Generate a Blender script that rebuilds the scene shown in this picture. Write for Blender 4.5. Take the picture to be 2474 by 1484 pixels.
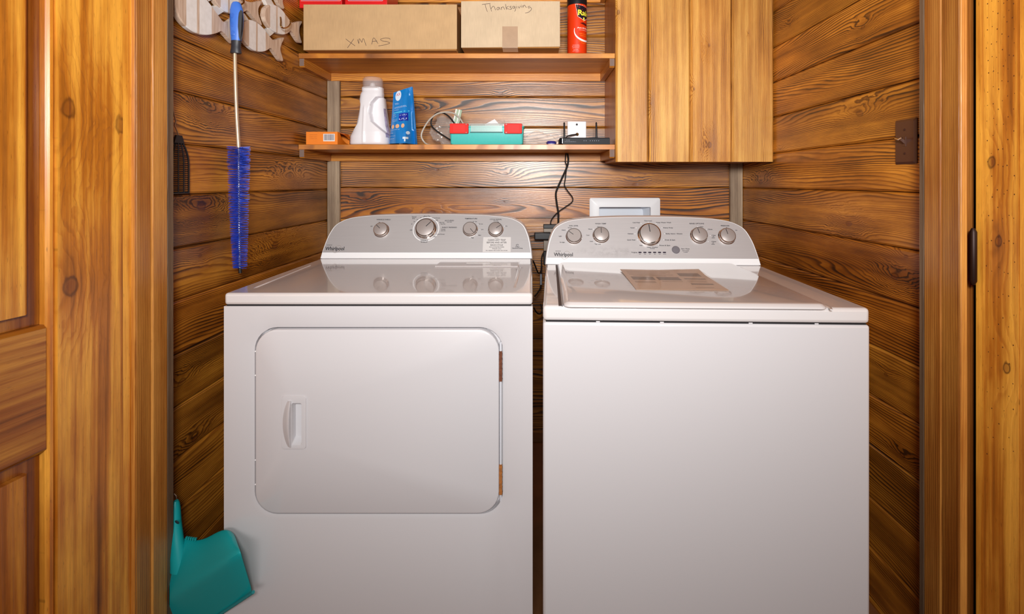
import bpy, bmesh, math, random
from mathutils import Matrix, Vector, noise as mnoise

# ------------------------------------------------------------------ reset
for o in list(bpy.data.objects):
    bpy.data.objects.remove(o, do_unlink=True)
scene = bpy.context.scene
COL = scene.collection
PI = math.pi

# ------------------------------------------------------------------ camera
F = 1200.0            # focal length in pixels of the 2474 x 1484 frame
VX, VY = 1285.0, 441.0   # where the depth lines meet
CZ = 1.178            # lens height
cam_d = bpy.data.cameras.new('camera')
cam = bpy.data.objects.new('camera', cam_d)
COL.objects.link(cam)
cam.location = (0, 0, CZ)
cam.rotation_euler = (PI / 2, 0, 0)
cam_d.sensor_fit = 'HORIZONTAL'
cam_d.sensor_width = 36.0
cam_d.lens = 36.0 * F / 2474.0
cam_d.shift_x = (1237.0 - VX) / 2474.0
cam_d.shift_y = -(742.0 - VY) / 2474.0
cam_d.clip_start = 0.02
scene.camera = cam

# ------------------------------------------------------------------ world, light, exposure
w = bpy.data.worlds.new('hall_ambient')
scene.world = w
w.use_nodes = True
w.node_tree.nodes['Background'].inputs[0].default_value = (1.0, 0.93, 0.85, 1)
w.node_tree.nodes['Background'].inputs[1].default_value = 0.12


def area(name, loc, target, sx, sy, power, col, spread=180):
    l = bpy.data.lights.new(name, 'AREA')
    l.shape = 'RECTANGLE'
    l.size, l.size_y, l.energy, l.color = sx, sy, power, col
    l.spread = math.radians(spread)
    o = bpy.data.objects.new(name, l)
    COL.objects.link(o)
    o.location = loc
    d = Vector(target) - Vector(loc)
    o.rotation_euler = d.to_track_quat('-Z', 'Y').to_euler()
    return o


area('camera_flash_bounce', (0.015, -0.3, 1.49), (0.0, 2.1, 1.85), 0.30, 0.22, 22, (1.0, 0.985, 0.965), 125)
area('hall_fill_light', (-0.05, -2.3, 1.75), (0.0, 2.1, 2.3), 1.4, 0.8, 20, (1.0, 0.985, 0.965), 120)  # added fill light behind the camera, lifts the closet interior beyond the flash

scene.view_settings.view_transform = 'Standard'
scene.view_settings.look = 'None'
scene.view_settings.exposure = 0.06
scene.view_settings.gamma = 1.0
scene.view_settings.use_curve_mapping = False

# ------------------------------------------------------------------ helpers
R = random.Random(7)


def lin(c):
    out = []
    for v in c[:3]:
        v = v / 255.0
        out.append(v / 12.92 if v <= 0.04045 else ((v + 0.055) / 1.055) ** 2.4)
    return (out[0], out[1], out[2], 1.0)


def at(u, v, d):
    """pixel of the photograph at distance d -> point in the room"""
    return Vector(((u - VX) * d / F, d, CZ - (v - VY) * d / F))


def mat4(xa, ya, za, o):
    m = Matrix.Identity(4)
    for i in range(3):
        m[i][0], m[i][1], m[i][2], m[i][3] = xa[i], ya[i], za[i], o[i]
    return m


def T(x, y=0, z=0):
    return Matrix.Translation((x, y, z)) if not isinstance(x, Vector) else Matrix.Translation(x)


def RX(a): return Matrix.Rotation(a, 4, 'X')
def RY(a): return Matrix.Rotation(a, 4, 'Y')
def RZ(a): return Matrix.Rotation(a, 4, 'Z')


def link(o, parent=None, M=None):
    COL.objects.link(o)
    if M is not None:
        o.matrix_basis = M
    if parent is not None:
        o.parent = parent
        o.matrix_parent_inverse = parent.matrix_basis.inverted()
    return o


def tag(o, label, cat, group=None, kind=None):
    if label:
        o['label'] = label
    if cat:
        o['category'] = cat
    if group:
        o['group'] = group
    if kind:
        o['kind'] = kind
    return o


def thing(name, loc, label=None, cat=None, group=None, kind=None):
    o = bpy.data.objects.new(name, None)
    o.empty_display_size = 0.05
    link(o, None, T(Vector(loc)))
    return tag(o, label, cat, group, kind)


def obj(name, bm, mat, parent=None, M=None, smooth=False, bevel=0.0, seg=2):
    me = bpy.data.meshes.new(name)
    bmesh.ops.recalc_face_normals(bm, faces=bm.faces)
    bm.to_mesh(me)
    bm.free()
    for m in (mat if isinstance(mat, (list, tuple)) else [mat]):
        me.materials.append(m)
    o = bpy.data.objects.new(name, me)
    link(o, parent, M)
    if smooth:
        me.polygons.foreach_set('use_smooth', [True] * len(me.polygons))
        try:
            me.set_sharp_from_angle(angle=math.radians(38))
        except Exception:
            pass
    if bevel:
        b = o.modifiers.new('bevel', 'BEVEL')
        b.width, b.segments, b.limit_method = bevel, seg, 'ANGLE'
        b.angle_limit = math.radians(40)
        b.harden_normals = False
        me.polygons.foreach_set('use_smooth', [True] * len(me.polygons))
        try:
            me.set_sharp_from_angle(angle=math.radians(50))
        except Exception:
            pass
    return o


def bx(bm, x0, x1, y0, y1, z0, z1, mi=0):
    vs = [bm.verts.new(p) for p in ((x0, y0, z0), (x1, y0, z0), (x1, y1, z0), (x0, y1, z0),
                                    (x0, y0, z1), (x1, y0, z1), (x1, y1, z1), (x0, y1, z1))]
    for f in ((0, 3, 2, 1), (4, 5, 6, 7), (0, 1, 5, 4), (1, 2, 6, 5), (2, 3, 7, 6), (3, 0, 4, 7)):
        bm.faces.new([vs[i] for i in f]).material_index = mi
    return vs


def box(x0, x1, y0, y1, z0, z1):
    bm = bmesh.new()
    bx(bm, x0, x1, y0, y1, z0, z1)
    return bm


def loft(bm, rings, close=True, cap0=True, cap1=True, mi=0):
    """rings: lists of points with the same count"""
    vr = [[bm.verts.new(p) for p in r] for r in rings]
    n = len(vr[0])
    for a, b in zip(vr, vr[1:]):
        for i in range(n if close else n - 1):
            j = (i + 1) % n
            bm.faces.new((a[i], a[j], b[j], b[i])).material_index = mi
    if cap0:
        bm.faces.new(vr[0][::-1]).material_index = mi
    if cap1:
        bm.faces.new(vr[-1]).material_index = mi
    return vr


def prism(bm, pts, a, b, axis='y', mi=0):
    """extrude an outline (p,q) between a and b along axis"""
    def P(p, q, t):
        return {'y': (p, t, q), 'x': (t, p, q), 'z': (p, q, t)}[axis]
    return loft(bm, [[P(p, q, a) for p, q in pts], [P(p, q, b) for p, q in pts]], mi=mi)


def lathe(bm, prof, n=24, cap0=True, cap1=True, c=(0, 0, 0), mi=0):
    """profile (r,z) around z"""
    rings = [[(c[0] + r * math.cos(2 * PI * i / n), c[1] + r * math.sin(2 * PI * i / n), c[2] + z)
              for i in range(n)] for r, z in prof]
    return loft(bm, rings, True, cap0, cap1, mi)


def tube(bm, pts, r, n=6, mi=0, caps=True):
    pts = [Vector(p) for p in pts]
    rad = r if isinstance(r, (list, tuple)) else [r] * len(pts)
    t0 = (pts[1] - pts[0]).normalized()
    up = Vector((0, 0, 1)) if abs(t0.z) < 0.9 else Vector((1, 0, 0))
    nrm = (up - t0 * up.dot(t0)).normalized()
    rings = []
    for i, p in enumerate(pts):
        t = (pts[min(i + 1, len(pts) - 1)] - pts[max(i - 1, 0)]).normalized()
        nrm = (nrm - t * nrm.dot(t))
        if nrm.length < 1e-6:
            nrm = t.orthogonal()
        nrm.normalize()
        b = t.cross(nrm)
        rings.append([p + (nrm * math.cos(2 * PI * k / n) + b * math.sin(2 * PI * k / n)) * rad[i] for k in range(n)])
    loft(bm, rings, True, caps, caps, mi)


def spline(pts, k=8):
    """Catmull-Rom through points"""
    pts = [Vector(p) for p in pts]
    P = [pts[0] * 2 - pts[1]] + pts + [pts[-1] * 2 - pts[-2]]
    out = []
    for i in range(1, len(P) - 2):
        a, b, c, d = P[i - 1], P[i], P[i + 1], P[i + 2]
        for s in range(k):
            t = s / k
            out.append(0.5 * ((2 * b) + (c - a) * t + (2 * a - 5 * b + 4 * c - d) * t * t + (3 * b - a - 3 * c + d) * t ** 3))
    out.append(pts[-1])
    return out


def rrect(x0, x1, z0, z1, r, k=6):
    pts = []
    for cx, cz, a0 in ((x1 - r, z1 - r, 0), (x0 + r, z1 - r, PI / 2), (x0 + r, z0 + r, PI), (x1 - r, z0 + r, 1.5 * PI)):
        for i in range(k + 1):
            a = a0 + i * PI / 2 / k
            pts.append((cx + r * math.cos(a), cz + r * math.sin(a)))
    return pts


# ------------------------------------------------------------------ materials
class G:
    """tiny node helper"""
    def __init__(self, name):
        self.m = bpy.data.materials.new(name)
        self.m.use_nodes = True
        self.t = self.m.node_tree
        self.b = self.t.nodes['Principled BSDF']

    def n(self, typ, **kw):
        nd = self.t.nodes.new(typ)
        for k, v in kw.items():
            setattr(nd, k, v)
        return nd

    def put(self, sock, v):
        if isinstance(v, bpy.types.NodeSocket):
            self.t.links.new(v, sock)
        else:
            sock.default_value = v

    def math(self, op, a, b=None, c=None, clamp=False):
        nd = self.n('ShaderNodeMath', operation=op)
        nd.use_clamp = clamp
        for i, v in enumerate((a, b, c)):
            if v is not None:
                self.put(nd.inputs[i], v)
        return nd.outputs[0]

    def comb(self, x, y, z):
        nd = self.n('ShaderNodeCombineXYZ')
        for i, v in enumerate((x, y, z)):
            self.put(nd.inputs[i], v)
        return nd.outputs[0]

    def sep(self, v):
        nd = self.n('ShaderNodeSeparateXYZ')
        self.put(nd.inputs[0], v)
        return nd.outputs

    def noise(self, vec, scale=1.0, detail=2.0, rough=0.5):
        nd = self.n('ShaderNodeTexNoise')
        self.put(nd.inputs['Vector'], vec)
        nd.inputs['Scale'].default_value = scale
        nd.inputs['Detail'].default_value = detail
        nd.inputs['Roughness'].default_value = rough
        return nd.outputs['Fac']

    def ramp(self, fac, stops, interp='LINEAR'):
        nd = self.n('ShaderNodeValToRGB')
        cr = nd.color_ramp
        cr.interpolation = interp
        while len(cr.elements) < len(stops):
            cr.elements.new(0.5)
        for e, (p, c) in zip(cr.elements, stops):
            e.position = p
            e.color = c if len(c) == 4 else (*c, 1)
        self.put(nd.inputs[0], fac)
        return nd.outputs[0]

    def mix(self, fac, a, b, blend='MIX'):
        nd = self.n('ShaderNodeMix', data_type='RGBA', blend_type=blend)
        self.put(nd.inputs[0], fac)
        self.put(nd.inputs[6], a)
        self.put(nd.inputs[7], b)
        return nd.outputs[2]

    def attr(self, name):
        nd = self.n('ShaderNodeAttribute', attribute_type='OBJECT', attribute_name=name)
        return nd.outputs

    def bump(self, h, strength, dist):
        nd = self.n('ShaderNodeBump')
        nd.inputs['Strength'].default_value = strength
        nd.inputs['Distance'].default_value = dist
        self.put(nd.inputs['Height'], h)
        self.put(self.b.inputs['Normal'], nd.outputs[0])

    def set(self, **kw):
        names = dict(col='Base Color', rough='Roughness', metal='Metallic', spec='Specular IOR Level',
                     coat='Coat Weight', coatr='Coat Roughness', trans='Transmission Weight', ior='IOR', alpha='Alpha',
                     sss='Subsurface Weight')
        for k, v in kw.items():
            self.put(self.b.inputs[names[k]], v)
        return self


def wood(name, light, mid, dark, rings=110, warp=0.26, rough=0.42, ringc=0.6, fibre=0.3, lowx=1.3, lowz=7.0,
         knot=(112, 54, 20), blotch=0.8, base=0.22, coat=0.25, streak=0.5, fleck=0.15):
    g = G(name)
    x, y, z = g.sep(g.n('ShaderNodeTexCoord').outputs['Object'])
    seed = g.attr('seed')['Fac']
    xs = g.math('MULTIPLY_ADD', seed, 13.7, x)
    zs = g.math('MULTIPLY_ADD', seed, 5.3, z)
    M = lambda a, b: g.math('MULTIPLY', a, b)
    A = lambda a, b: g.math('ADD', a, b)
    nlow = A(g.noise(g.comb(M(xs, lowx), M(seed, 3.0), M(zs, lowz)), 1, 1.5, 0.4), -0.5)
    nmid = A(g.noise(g.comb(M(xs, 7), M(y, 6), M(zs, 40)), 1, 2, 0.5), -0.5)
    h = A(A(zs, M(nlow, warp)), M(nmid, 0.006))
    core = None
    halo = None
    rim = None
    for i in (1, 2, 3):
        kx, kz, ks = g.sep(g.attr('k%d' % i)['Vector'])
        ks = g.math('MAXIMUM', ks, 1e-5)
        dx = M(g.math('SUBTRACT', x, kx), 0.42)
        dz = g.math('SUBTRACT', z, kz)
        wob = g.math('MULTIPLY_ADD', g.noise(g.comb(M(x, 22), M(z, 48), M(kx, 9)), 1, 3), 1.8, 0.1)
        r2 = M(A(M(dx, dx), M(dz, dz)), wob)
        q = g.math('DIVIDE', r2, M(M(ks, ks), 5.0))
        e = g.math('EXPONENT', M(q, -1.0))
        h = A(h, M(e, M(ks, 2.6)))
        rr = g.math('SQRT', g.math('DIVIDE', A(M(M(dx, dx), 2.2), M(dz, dz)), M(ks, ks)))
        rr = M(rr, wob)
        c = g.math('SUBTRACT', 1.0, g.math('MULTIPLY', rr, 1.5), clamp=True)
        c = g.math('MULTIPLY', c, 1.6, clamp=True)
        oo = g.math('DIVIDE', g.math('SUBTRACT', rr, 0.52), 0.13)
        oo = g.math('EXPONENT', M(M(oo, oo), -1.0))
        rim = oo if rim is None else g.math('MAXIMUM', rim, oo)
        core = c if core is None else g.math('MAXIMUM', core, c)
        halo = e if halo is None else g.math('MAXIMUM', halo, e)
    f = g.math('FRACT', M(h, rings))
    ring = g.ramp(f, [(0, (0, 0, 0)), (0.45, (.12, .12, .12)), (0.8, (1, 1, 1)), (0.9, (.85, .85, .85)), (1, (0, 0, 0))])
    cmod = g.noise(g.comb(M(xs, 2.0), 3.1, M(zs, 14)), 1, 2)
    cmod = g.math('MULTIPLY_ADD', cmod, 2.8, -0.75, clamp=True)
    cmod = g.math('MAXIMUM', cmod, 0.16)
    bl = A(g.noise(g.comb(M(xs, 3.0), 7.7, M(zs, 11)), 1, 4, 0.6), -0.5)
    fi = g.noise(g.comb(M(xs, 22), M(y, 300), M(zs, 800)), 1, 2, 0.6)
    t = A(A(M(M(ring, ringc), cmod), M(bl, blotch)), base)
    st = A(g.noise(g.comb(M(xs, 1.1), 1.3, M(zs, 48)), 1, 3, 0.6), -0.5)
    t = A(t, M(st, streak * 1.6))
    t = A(t, M(halo, 0.2))
    col = g.ramp(t, [(0, lin(light)), (0.45, lin(mid)), (1.0, lin(dark))])
    fm = g.math('MULTIPLY_ADD', A(fi, -0.5), -2.0 * fibre, 1.0)
    col = g.mix(1.0, col, g.comb(fm, fm, fm), 'MULTIPLY')
    col = g.mix(M(core, A(M(ring, 0.3), 0.45)), col, lin(knot))
    col = g.mix(M(rim, M(cmod, 0.75)), col, tuple(v * .35 for v in lin(knot)[:3]) + (1,))
    fl = g.noise(g.comb(M(xs, 55), 2.0, M(zs, 520)), 1, 1)
    fl = g.math('MULTIPLY_ADD', fl, 9.0, -6.0, clamp=True)
    col = g.mix(M(fl, fleck), col, tuple(v * .3 for v in lin(dark)[:3]) + (1,))
    col = g.mix(1.0, col, g.attr('tone')['Color'], 'MULTIPLY')
    g.set(col=col, rough=A(M(ring, 0.12), rough), coat=coat, coatr=0.26, spec=0.5)
    g.bump(A(A(M(ring, -0.6), M(fi, 0.5)), M(core, -1.0)), 0.35, 0.0012)
    return g.m


def plain(name, col, rough=0.5, metal=0.0, coat=0.0, var=0.0, vscale=30, bump=0.0, **kw):
    g = G(name)
    if var or bump:
        nz = g.noise(g.n('ShaderNodeTexCoord').outputs['Object'], vscale, 4, 0.6)
        c = g.ramp(nz, [(0.25, tuple(v * (1 - var) for v in lin(col)[:3])), (0.75, tuple(min(1, v * (1 + var)) for v in lin(col)[:3]))])
        g.set(col=c)
        if bump:
            g.bump(nz, 0.4, bump)
    else:
        g.set(col=lin(col))
    g.set(rough=rough, metal=metal, coat=coat, **kw)
    return g.m


M_WALL = wood('stained_pine_plank', (232, 158, 54), (166, 100, 26), (74, 42, 13), rings=150, ringc=0.9, warp=0.19, lowx=0.9, rough=.36, coat=.35, blotch=1.2)
M_BACK = wood('stained_pine_back_plank', (212, 146, 58), (142, 84, 26), (52, 28, 9), rings=78, ringc=1.1, rough=0.3, warp=0.28, lowx=0.9, coat=.35, blotch=1.0)
M_SHELF = wood('stained_pine_shelf', (234, 162, 62), (192, 118, 38), (120, 68, 20), rings=150, ringc=0.5, warp=.12)
M_CAB = wood('stained_pine_cabinet', (232, 178, 90), (198, 134, 54), (128, 76, 26), rings=240, ringc=0.75, warp=0.07, lowx=0.6, streak=0.9, blotch=.9)
M_DOOR = wood('varnished_door_pine', (240, 174, 68), (188, 114, 32), (98, 50, 14), rings=60, ringc=0.14, warp=0.05, lowx=0.5,
              rough=0.3, coat=0.45, blotch=1.1, streak=1.25, fibre=.3, fleck=.45)
M_JAMB = wood('varnished_jamb_pine', (212, 152, 76), (170, 106, 42), (106, 60, 22), rings=170, ringc=0.25, warp=0.04, lowx=0.5, rough=0.32, streak=.8)
M_GREY = wood('weathered_grey_strip', (190, 168, 140), (142, 120, 98), (80, 62, 48), rings=260, ringc=0.6, warp=0.05, lowx=0.8,
              knot=(50, 44, 38), rough=0.55, coat=0, streak=.8)
M_DARKWOOD = plain('wall_backing_wood', (46, 26, 12), 0.8, var=0.2)
M_FLOOR = plain('hall_floor_wood', (150, 98, 62), .45, var=.25, vscale=9)
M_CEIL = plain('ceiling_wood', (170, 116, 62), 0.6, var=0.15)

M_WHITE = plain('white_enamel', (206, 203, 206), 0.22, coat=0.6, coatr=0.05)
M_WTOP = plain('white_enamel_top', (212, 207, 207), 0.12, coat=0.8, coatr=0.04)
M_WPLAS = plain('white_console_plastic', (238, 238, 240), 0.3)
M_GAP = plain('dark_gap', (24, 20, 24), 0.8)
M_STEEL = plain('steel_rod', (190, 188, 190), 0.3, metal=1.0)
M_CHROME = plain('chrome', (214, 206, 200), 0.12, metal=1.0)
M_RUST = plain('rusty_steel', (104, 56, 34), 0.8, var=0.5, vscale=150)
M_RUST2 = plain('light_rusty_steel', (160, 98, 44), 0.8, var=0.5, vscale=150)
M_INK = plain('dark_print', (44, 40, 44), 0.6)
M_INKG = plain('grey_print', (74, 68, 70), 0.6)
M_BRANDINK = plain('brand_print', (40, 36, 42), 0.5)
M_BLACK = plain('black_plastic', (22, 20, 24), 0.4)
M_RUBBER = plain('black_cable_rubber', (18, 15, 15), 0.5)
M_LED = plain('dark_indicator', (36, 26, 44), 0.3)
M_BTN = plain('grey_button', (112, 108, 114), 0.35)
M_STICK = plain('paper_sticker', (206, 203, 202), 0.4)


def brushed(name, col, smudge=False):
    g = G(name)
    P = g.n('ShaderNodeTexCoord').outputs['Object']
    x, y, z = g.sep(P)
    nz = g.noise(g.comb(g.math('MULTIPLY', x, 6), 0, g.math('MULTIPLY', y, 900)), 1, 2)
    a = lin(col)[:3]
    c = g.ramp(nz, [(0.2, tuple(v * 0.94 for v in a)), (0.8, tuple(v * 1.05 for v in a))])
    if smudge:
        s1 = g.noise(P, 55, 5, 0.7)
        dx = g.math('DIVIDE', g.math('SUBTRACT', x, 0.215), 0.085)
        dy = g.math('DIVIDE', g.math('SUBTRACT', y, 0.043), 0.014)
        m = g.math('EXPONENT', g.math('MULTIPLY', g.math('ADD', g.math('MULTIPLY', dx, dx), g.math('MULTIPLY', dy, dy)), -1))
        s = g.math('MULTIPLY', m, g.math('MULTIPLY_ADD', s1, 3.0, -1.25, clamp=True))
        c = g.mix(g.math('MULTIPLY', s, 0.55), c, lin((120, 112, 114)))
    g.set(col=c, rough=0.42, metal=0.35)
    return g.m


M_PANEL = brushed('silver_control_panel', (186, 183, 184))
M_PANEL2 = brushed('silver_control_panel_smudged', (192, 188, 189), True)
M_KNOB = plain('brushed_knob_face', (168, 159, 156), 0.42, metal=0.3)
M_KNOBRIM = plain('polished_knob_rim', (196, 186, 180), 0.16, metal=1.0)


def cardboard(name, col):
    g = G(name)
    x, y, z = g.sep(g.n('ShaderNodeTexCoord').outputs['Object'])
    n1 = g.noise(g.comb(g.math('MULTIPLY', x, 420), g.math('MULTIPLY', y, 60), g.math('MULTIPLY', z, 25)), 1, 2)
    n2 = g.noise(g.comb(x, y, z), 14, 3)
    a = lin(col)[:3]
    c = g.ramp(g.math('MULTIPLY_ADD', n1, 0.5, g.math('MULTIPLY', n2, 0.5)), [(0.3, tuple(v * 0.86 for v in a)), (0.7, tuple(v * 1.08 for v in a))])
    g.set(col=c, rough=0.85, spec=0.25)
    return g.m


M_CARD = cardboard('corrugated_cardboard', (198, 163, 120))
M_CARD2 = cardboard('pale_cardboard', (202, 180, 150))
M_CARDSIDE = cardboard('cardboard_flap', (170, 118, 62))
M_TAPE = plain('brown_packing_tape', (172, 142, 114), 0.25, var=0.08)
M_PEN = plain('marker_ink', (66, 44, 44), 0.7)


def film(name, col, clear=0.75, rough=0.12):
    g = G(name)
    g.set(col=lin(col), rough=rough, spec=0.8)
    tr = g.n('ShaderNodeBsdfTransparent')
    tr.inputs[0].default_value = (0.96, 0.95, 0.94, 1)
    mx = g.n('ShaderNodeMixShader')
    mx.inputs[0].default_value = clear
    out = [n for n in g.t.nodes if n.type == 'OUTPUT_MATERIAL'][0]
    g.t.links.new(g.b.outputs[0], mx.inputs[1])
    g.t.links.new(tr.outputs[0], mx.inputs[2])
    g.t.links.new(mx.outputs[0], out.inputs[0])
    return g.m


M_FILM = film('clear_plastic_film', (225, 215, 208), 0.8)
M_CAP = film('clear_cap_plastic', (225, 215, 215), 0.8, 0.08)
M_LENS = film('clear_latch_plastic', (216, 228, 228), 0.72, 0.25)
M_SLEEVE = film('clear_label_sleeve', (236, 220, 205), 0.7, 0.1)


# ------------------------------------------------------------------ boards
_cache = {}


def board(name, L, W, Th, M, mat, parent=None, seed=None, tone=1.0, knots=(), bev=0.003, notch=None):
    """front face looks along local -y; local x along the grain, z across"""
    key = (round(L, 4), round(W, 4), round(Th, 4), bev, mat.name)
    if notch is None and key in _cache:
        me = _cache[key]
    else:
        bm = bmesh.new()
        if notch is None:
            hz, hx = W / 2, L / 2
            prof = [(Th, -hz), (bev, -hz), (0, -hz + bev), (0, hz - bev), (bev, hz), (Th, hz)] if bev else \
                   [(Th, -hz), (0, -hz), (0, hz), (Th, hz)]
            loft(bm, [[(-hx, a, b) for a, b in prof], [(hx, a, b) for a, b in prof]])
        else:
            for (x0, x1, z0, z1) in notch:
                bx(bm, x0, x1, 0, Th, z0, z1)
        bmesh.ops.recalc_face_normals(bm, faces=bm.faces)
        me = bpy.data.meshes.new(name)
        bm.to_mesh(me)
        bm.free()
        me.materials.append(mat)
        if notch is None:
            _cache[key] = me
    o = bpy.data.objects.new(name, me)
    link(o, parent, M)
    o['seed'] = float(R.uniform(0, 10) if seed is None else seed)
    t = tone if isinstance(tone, (tuple, list)) else (tone, tone, tone)
    o['tone'] = [float(v) for v in t]
    for i, k in enumerate(list(knots)[:3]):
        o['k%d' % (i + 1)] = [float(v) for v in k]
    return o


def struct(o, label=None, cat=None):
    o['kind'] = 'structure'
    if label:
        o['label'] = label
    if cat:
        o['category'] = cat
    return o


_fonts = {}


def text_bm(bm, s, size, Mx, align='CENTER', width=None, bold=0.0, mi=0, shear=0.0):
    cu = bpy.data.curves.new('lettering', 'FONT')
    cu.body = s
    cu.size = size
    cu.align_x = align
    cu.align_y = 'CENTER'
    cu.resolution_u = 2
    cu.offset = bold
    cu.shear = shear
    o = bpy.data.objects.new('lettering', cu)
    me = bpy.data.meshes.new_from_object(o)
    if width:
        xs = [v.co.x for v in me.vertices]
        k = width / max(1e-6, (max(xs) - min(xs)))
        me.transform(Matrix.Diagonal((k, 1, 1, 1)))
    me.transform(Mx)
    n0 = len(bm.faces)
    bm.from_mesh(me)
    bm.faces.ensure_lookup_table()
    for f in bm.faces[n0:]:
        f.material_index = mi
    bpy.data.objects.remove(o)
    bpy.data.curves.remove(cu)
    bpy.data.meshes.remove(me)


FRONT = mat4((1, 0, 0), (0, 0, 1), (0, -1, 0), (0, 0, 0))     # text plane facing the viewer (-y)

# ==================================================================== SETTING
XL, XR = -0.92, 0.948          # inner faces of the closet's side walls
YB = 2.245                     # face of the back wall planks
YT = 2.228                     # face of the grey corner strips
YS, YC = 1.957, 1.941          # fronts of the shelves, of the cabinet
JL, JR = -0.868, 0.893         # inner faces of the door jambs
JLB, JRB = 1.204, 1.146        # rear edges of the jambs


def zL(v): return CZ - (v - VY) * (-XL * F / (VX - 420)) / F
def zR(v): return CZ - (v - VY) * (XR * F / (2219 - VX)) / F
def zB(v): return CZ - (v - VY) * YB / F


def on_wall(u, v, wall):
    if wall == 'B':
        p = at(u, v, YB); return p.x, p.z
    d = (XL if wall == 'L' else XR) * F / (u - VX)
    p = at(u, v, d)
    return p.y, p.z


KN_L = [(487, 498, .021), (700, 424, .016), (665, 592, .022), (483, 618, .008), (505, 268, .014), (440, 922, .014),
        (690, 192, .016), (480, 240, .006), (600, 840, .014), (470, 1060, .012)]
KN_B = [(1056, 410, .010), (1222, 420, .011), (880, 482, .011), (1045, 512, .013), (1218, 488, .006), (1222, 502, .006),
        (1536, 446, .014), (1735, 470, .016), (1660, 488, .007), (1010, 265, .012), (1395, 490, .006), (1210, 225, .008)]
KN_R = [(2078, 275, .014), (2085, 65, .010), (1908, 60, .010), (2160, 668, .013), (2050, 540, .015), (1838, 440, .015),
        (2140, 905, .008), (1885, 360, .006), (2190, 620, .009), (2180, 1100, .008)]

TONES_L = {0: .9, 1: .78, 2: .95, 3: 1.05, 4: .72, 5: .85, 6: .78, 7: .8, 8: .85}


def wall(side, seams, tones):
    if side == 'B':
        root = obj('wall_back', box(XL - .05, XR + .05, YB + .075, YB + .1, 0, 2.45), M_DARKWOOD)
    elif side == 'L':
        root = obj('wall_left', box(XL - .05, XL - .022, JLB - .12, YB + .1, 0, 2.45), M_DARKWOOD)
    else:
        root = obj('wall_right', box(XR + .022, XR + .05, JRB - .12, YB + .1, 0, 2.45), M_DARKWOOD)
    struct(root, {'B': 'stained pine plank wall behind the washer and dryer', 'L': 'stained pine plank wall beside the dryer',
                  'R': 'stained pine plank wall beside the washer'}[side], 'wall')
    kn = {'B': KN_B, 'L': KN_L, 'R': KN_R}[side]
    for i, (z1, z0) in enumerate(zip(seams, seams[1:])):
        zc, wd = (z0 + z1) / 2, z0 - z1
        wd = abs(wd) - 0.002
        ks = []
        if side == 'B':
            L = XR - XL - .004
            c = Vector(((XL + XR) / 2, YB, zc)); M = T(c)
        elif side == 'L':
            y0, y1 = JLB + .001, YB - .001
            L = y1 - y0; M = T(Vector((XL, (y0 + y1) / 2, zc))) @ RZ(PI / 2)
        else:
            y0, y1 = JRB + .001, YB - .001
            L = y1 - y0; M = T(Vector((XR, (y0 + y1) / 2, zc))) @ RZ(-PI / 2)
        for (u, v, s) in kn:
            a, z = on_wall(u, v, side)
            if min(z0, z1) < z < max(z0, z1):
                p = M.inverted() @ (Vector((a, YB, z)) if side == 'B' else Vector((XL if side == 'L' else XR, a, z)))
                ks.append((p.x, p.z, s))
        R2 = random.Random(hash((ord(side), i)) & 0xffff)
        tn = tones.get(i, R2.uniform(.78, 1.02))
        notch = None
        if side == 'B' and min(z0, z1) < OUT[3] and max(z0, z1) > OUT[2]:
            a, b = OUT[0] - c.x, OUT[1] - c.x
            lo, hi = max(OUT[2], min(z0, z1)) - zc, min(OUT[3], max(z0, z1)) - zc
            notch = [(-L / 2, a, -wd / 2, wd / 2), (b, L / 2, -wd / 2, wd / 2)]
            if hi < wd / 2 - .002:
                notch.append((a, b, hi, wd / 2))
            if lo > -wd / 2 + .002:
                notch.append((a, b, -wd / 2, lo))
        tt = tn if isinstance(tn, tuple) else (tn, tn * R2.uniform(.95, 1.0), tn * R2.uniform(.88, 1.0))
        board('plank', L, wd, .02, M, M_BACK if side == 'B' else M_WALL, root, seed=R2.uniform(0, 10), tone=tt, knots=ks,
              bev=.0055 if notch is None else 0, notch=notch)
    return root


# recess of the laundry water outlet box in the back wall: x0, x1, z0, z1
_p0, _p1 = at(1440, 494, YB), at(1579, 494, YB)
OUT = (_p0.x, _p1.x, 0.93, _p0.z)

sl = [-297, -170, -43, 87, 217.5, 345, 470.3, 601.8, 730, 861, 989, 1116, 1242, 1370, 1498, 1626]
sr = [-355, -218, -81, 53.4, 188.5, 328, 465, 607.5, 745.6, 887.5, 1026, 1164.6, 1311.7, 1448, 1588, 1690]
sb = [-205 + 73.3 * i for i in range(18)]
sb = [234.5 + 73.3 * i for i in range(-6, 12)]
wall('L', [zL(v) for v in sl] + [0.0], {2: .8, 3: .84, 4: .9, 5: .96, 6: (.66, .64, .6), 7: .86, 8: (.82, .72, .66), 9: .78})
wall('R', [zR(v) for v in sr] + [0.0], {2: 1.05, 3: 1.12, 4: .92, 5: 1.12, 6: 1.05, 7: (.78, .66, .6), 8: (.82, .68, .6), 9: .95, 10: (.9, .8, .7)})
wall('B', [zB(v) for v in sb] + [0.0], {5: 1.0, 6: .98, 7: .92, 8: 1.0, 9: (1.0, .84, .68), 10: .92})

_fl = struct(obj('floor', box(-2.2, 2.2, -2.6, 2.4, -0.05, 0), M_FLOOR), 'wooden floor of hall and closet', 'floor')
_fl['tone'] = [.9, .8, .72]
_fl['seed'] = 1.5
struct(obj('ceiling', box(-1.1, 1.1, 1.0, 2.4, 2.45, 2.5), M_CEIL), 'closet ceiling above the shelves', 'ceiling')

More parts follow.
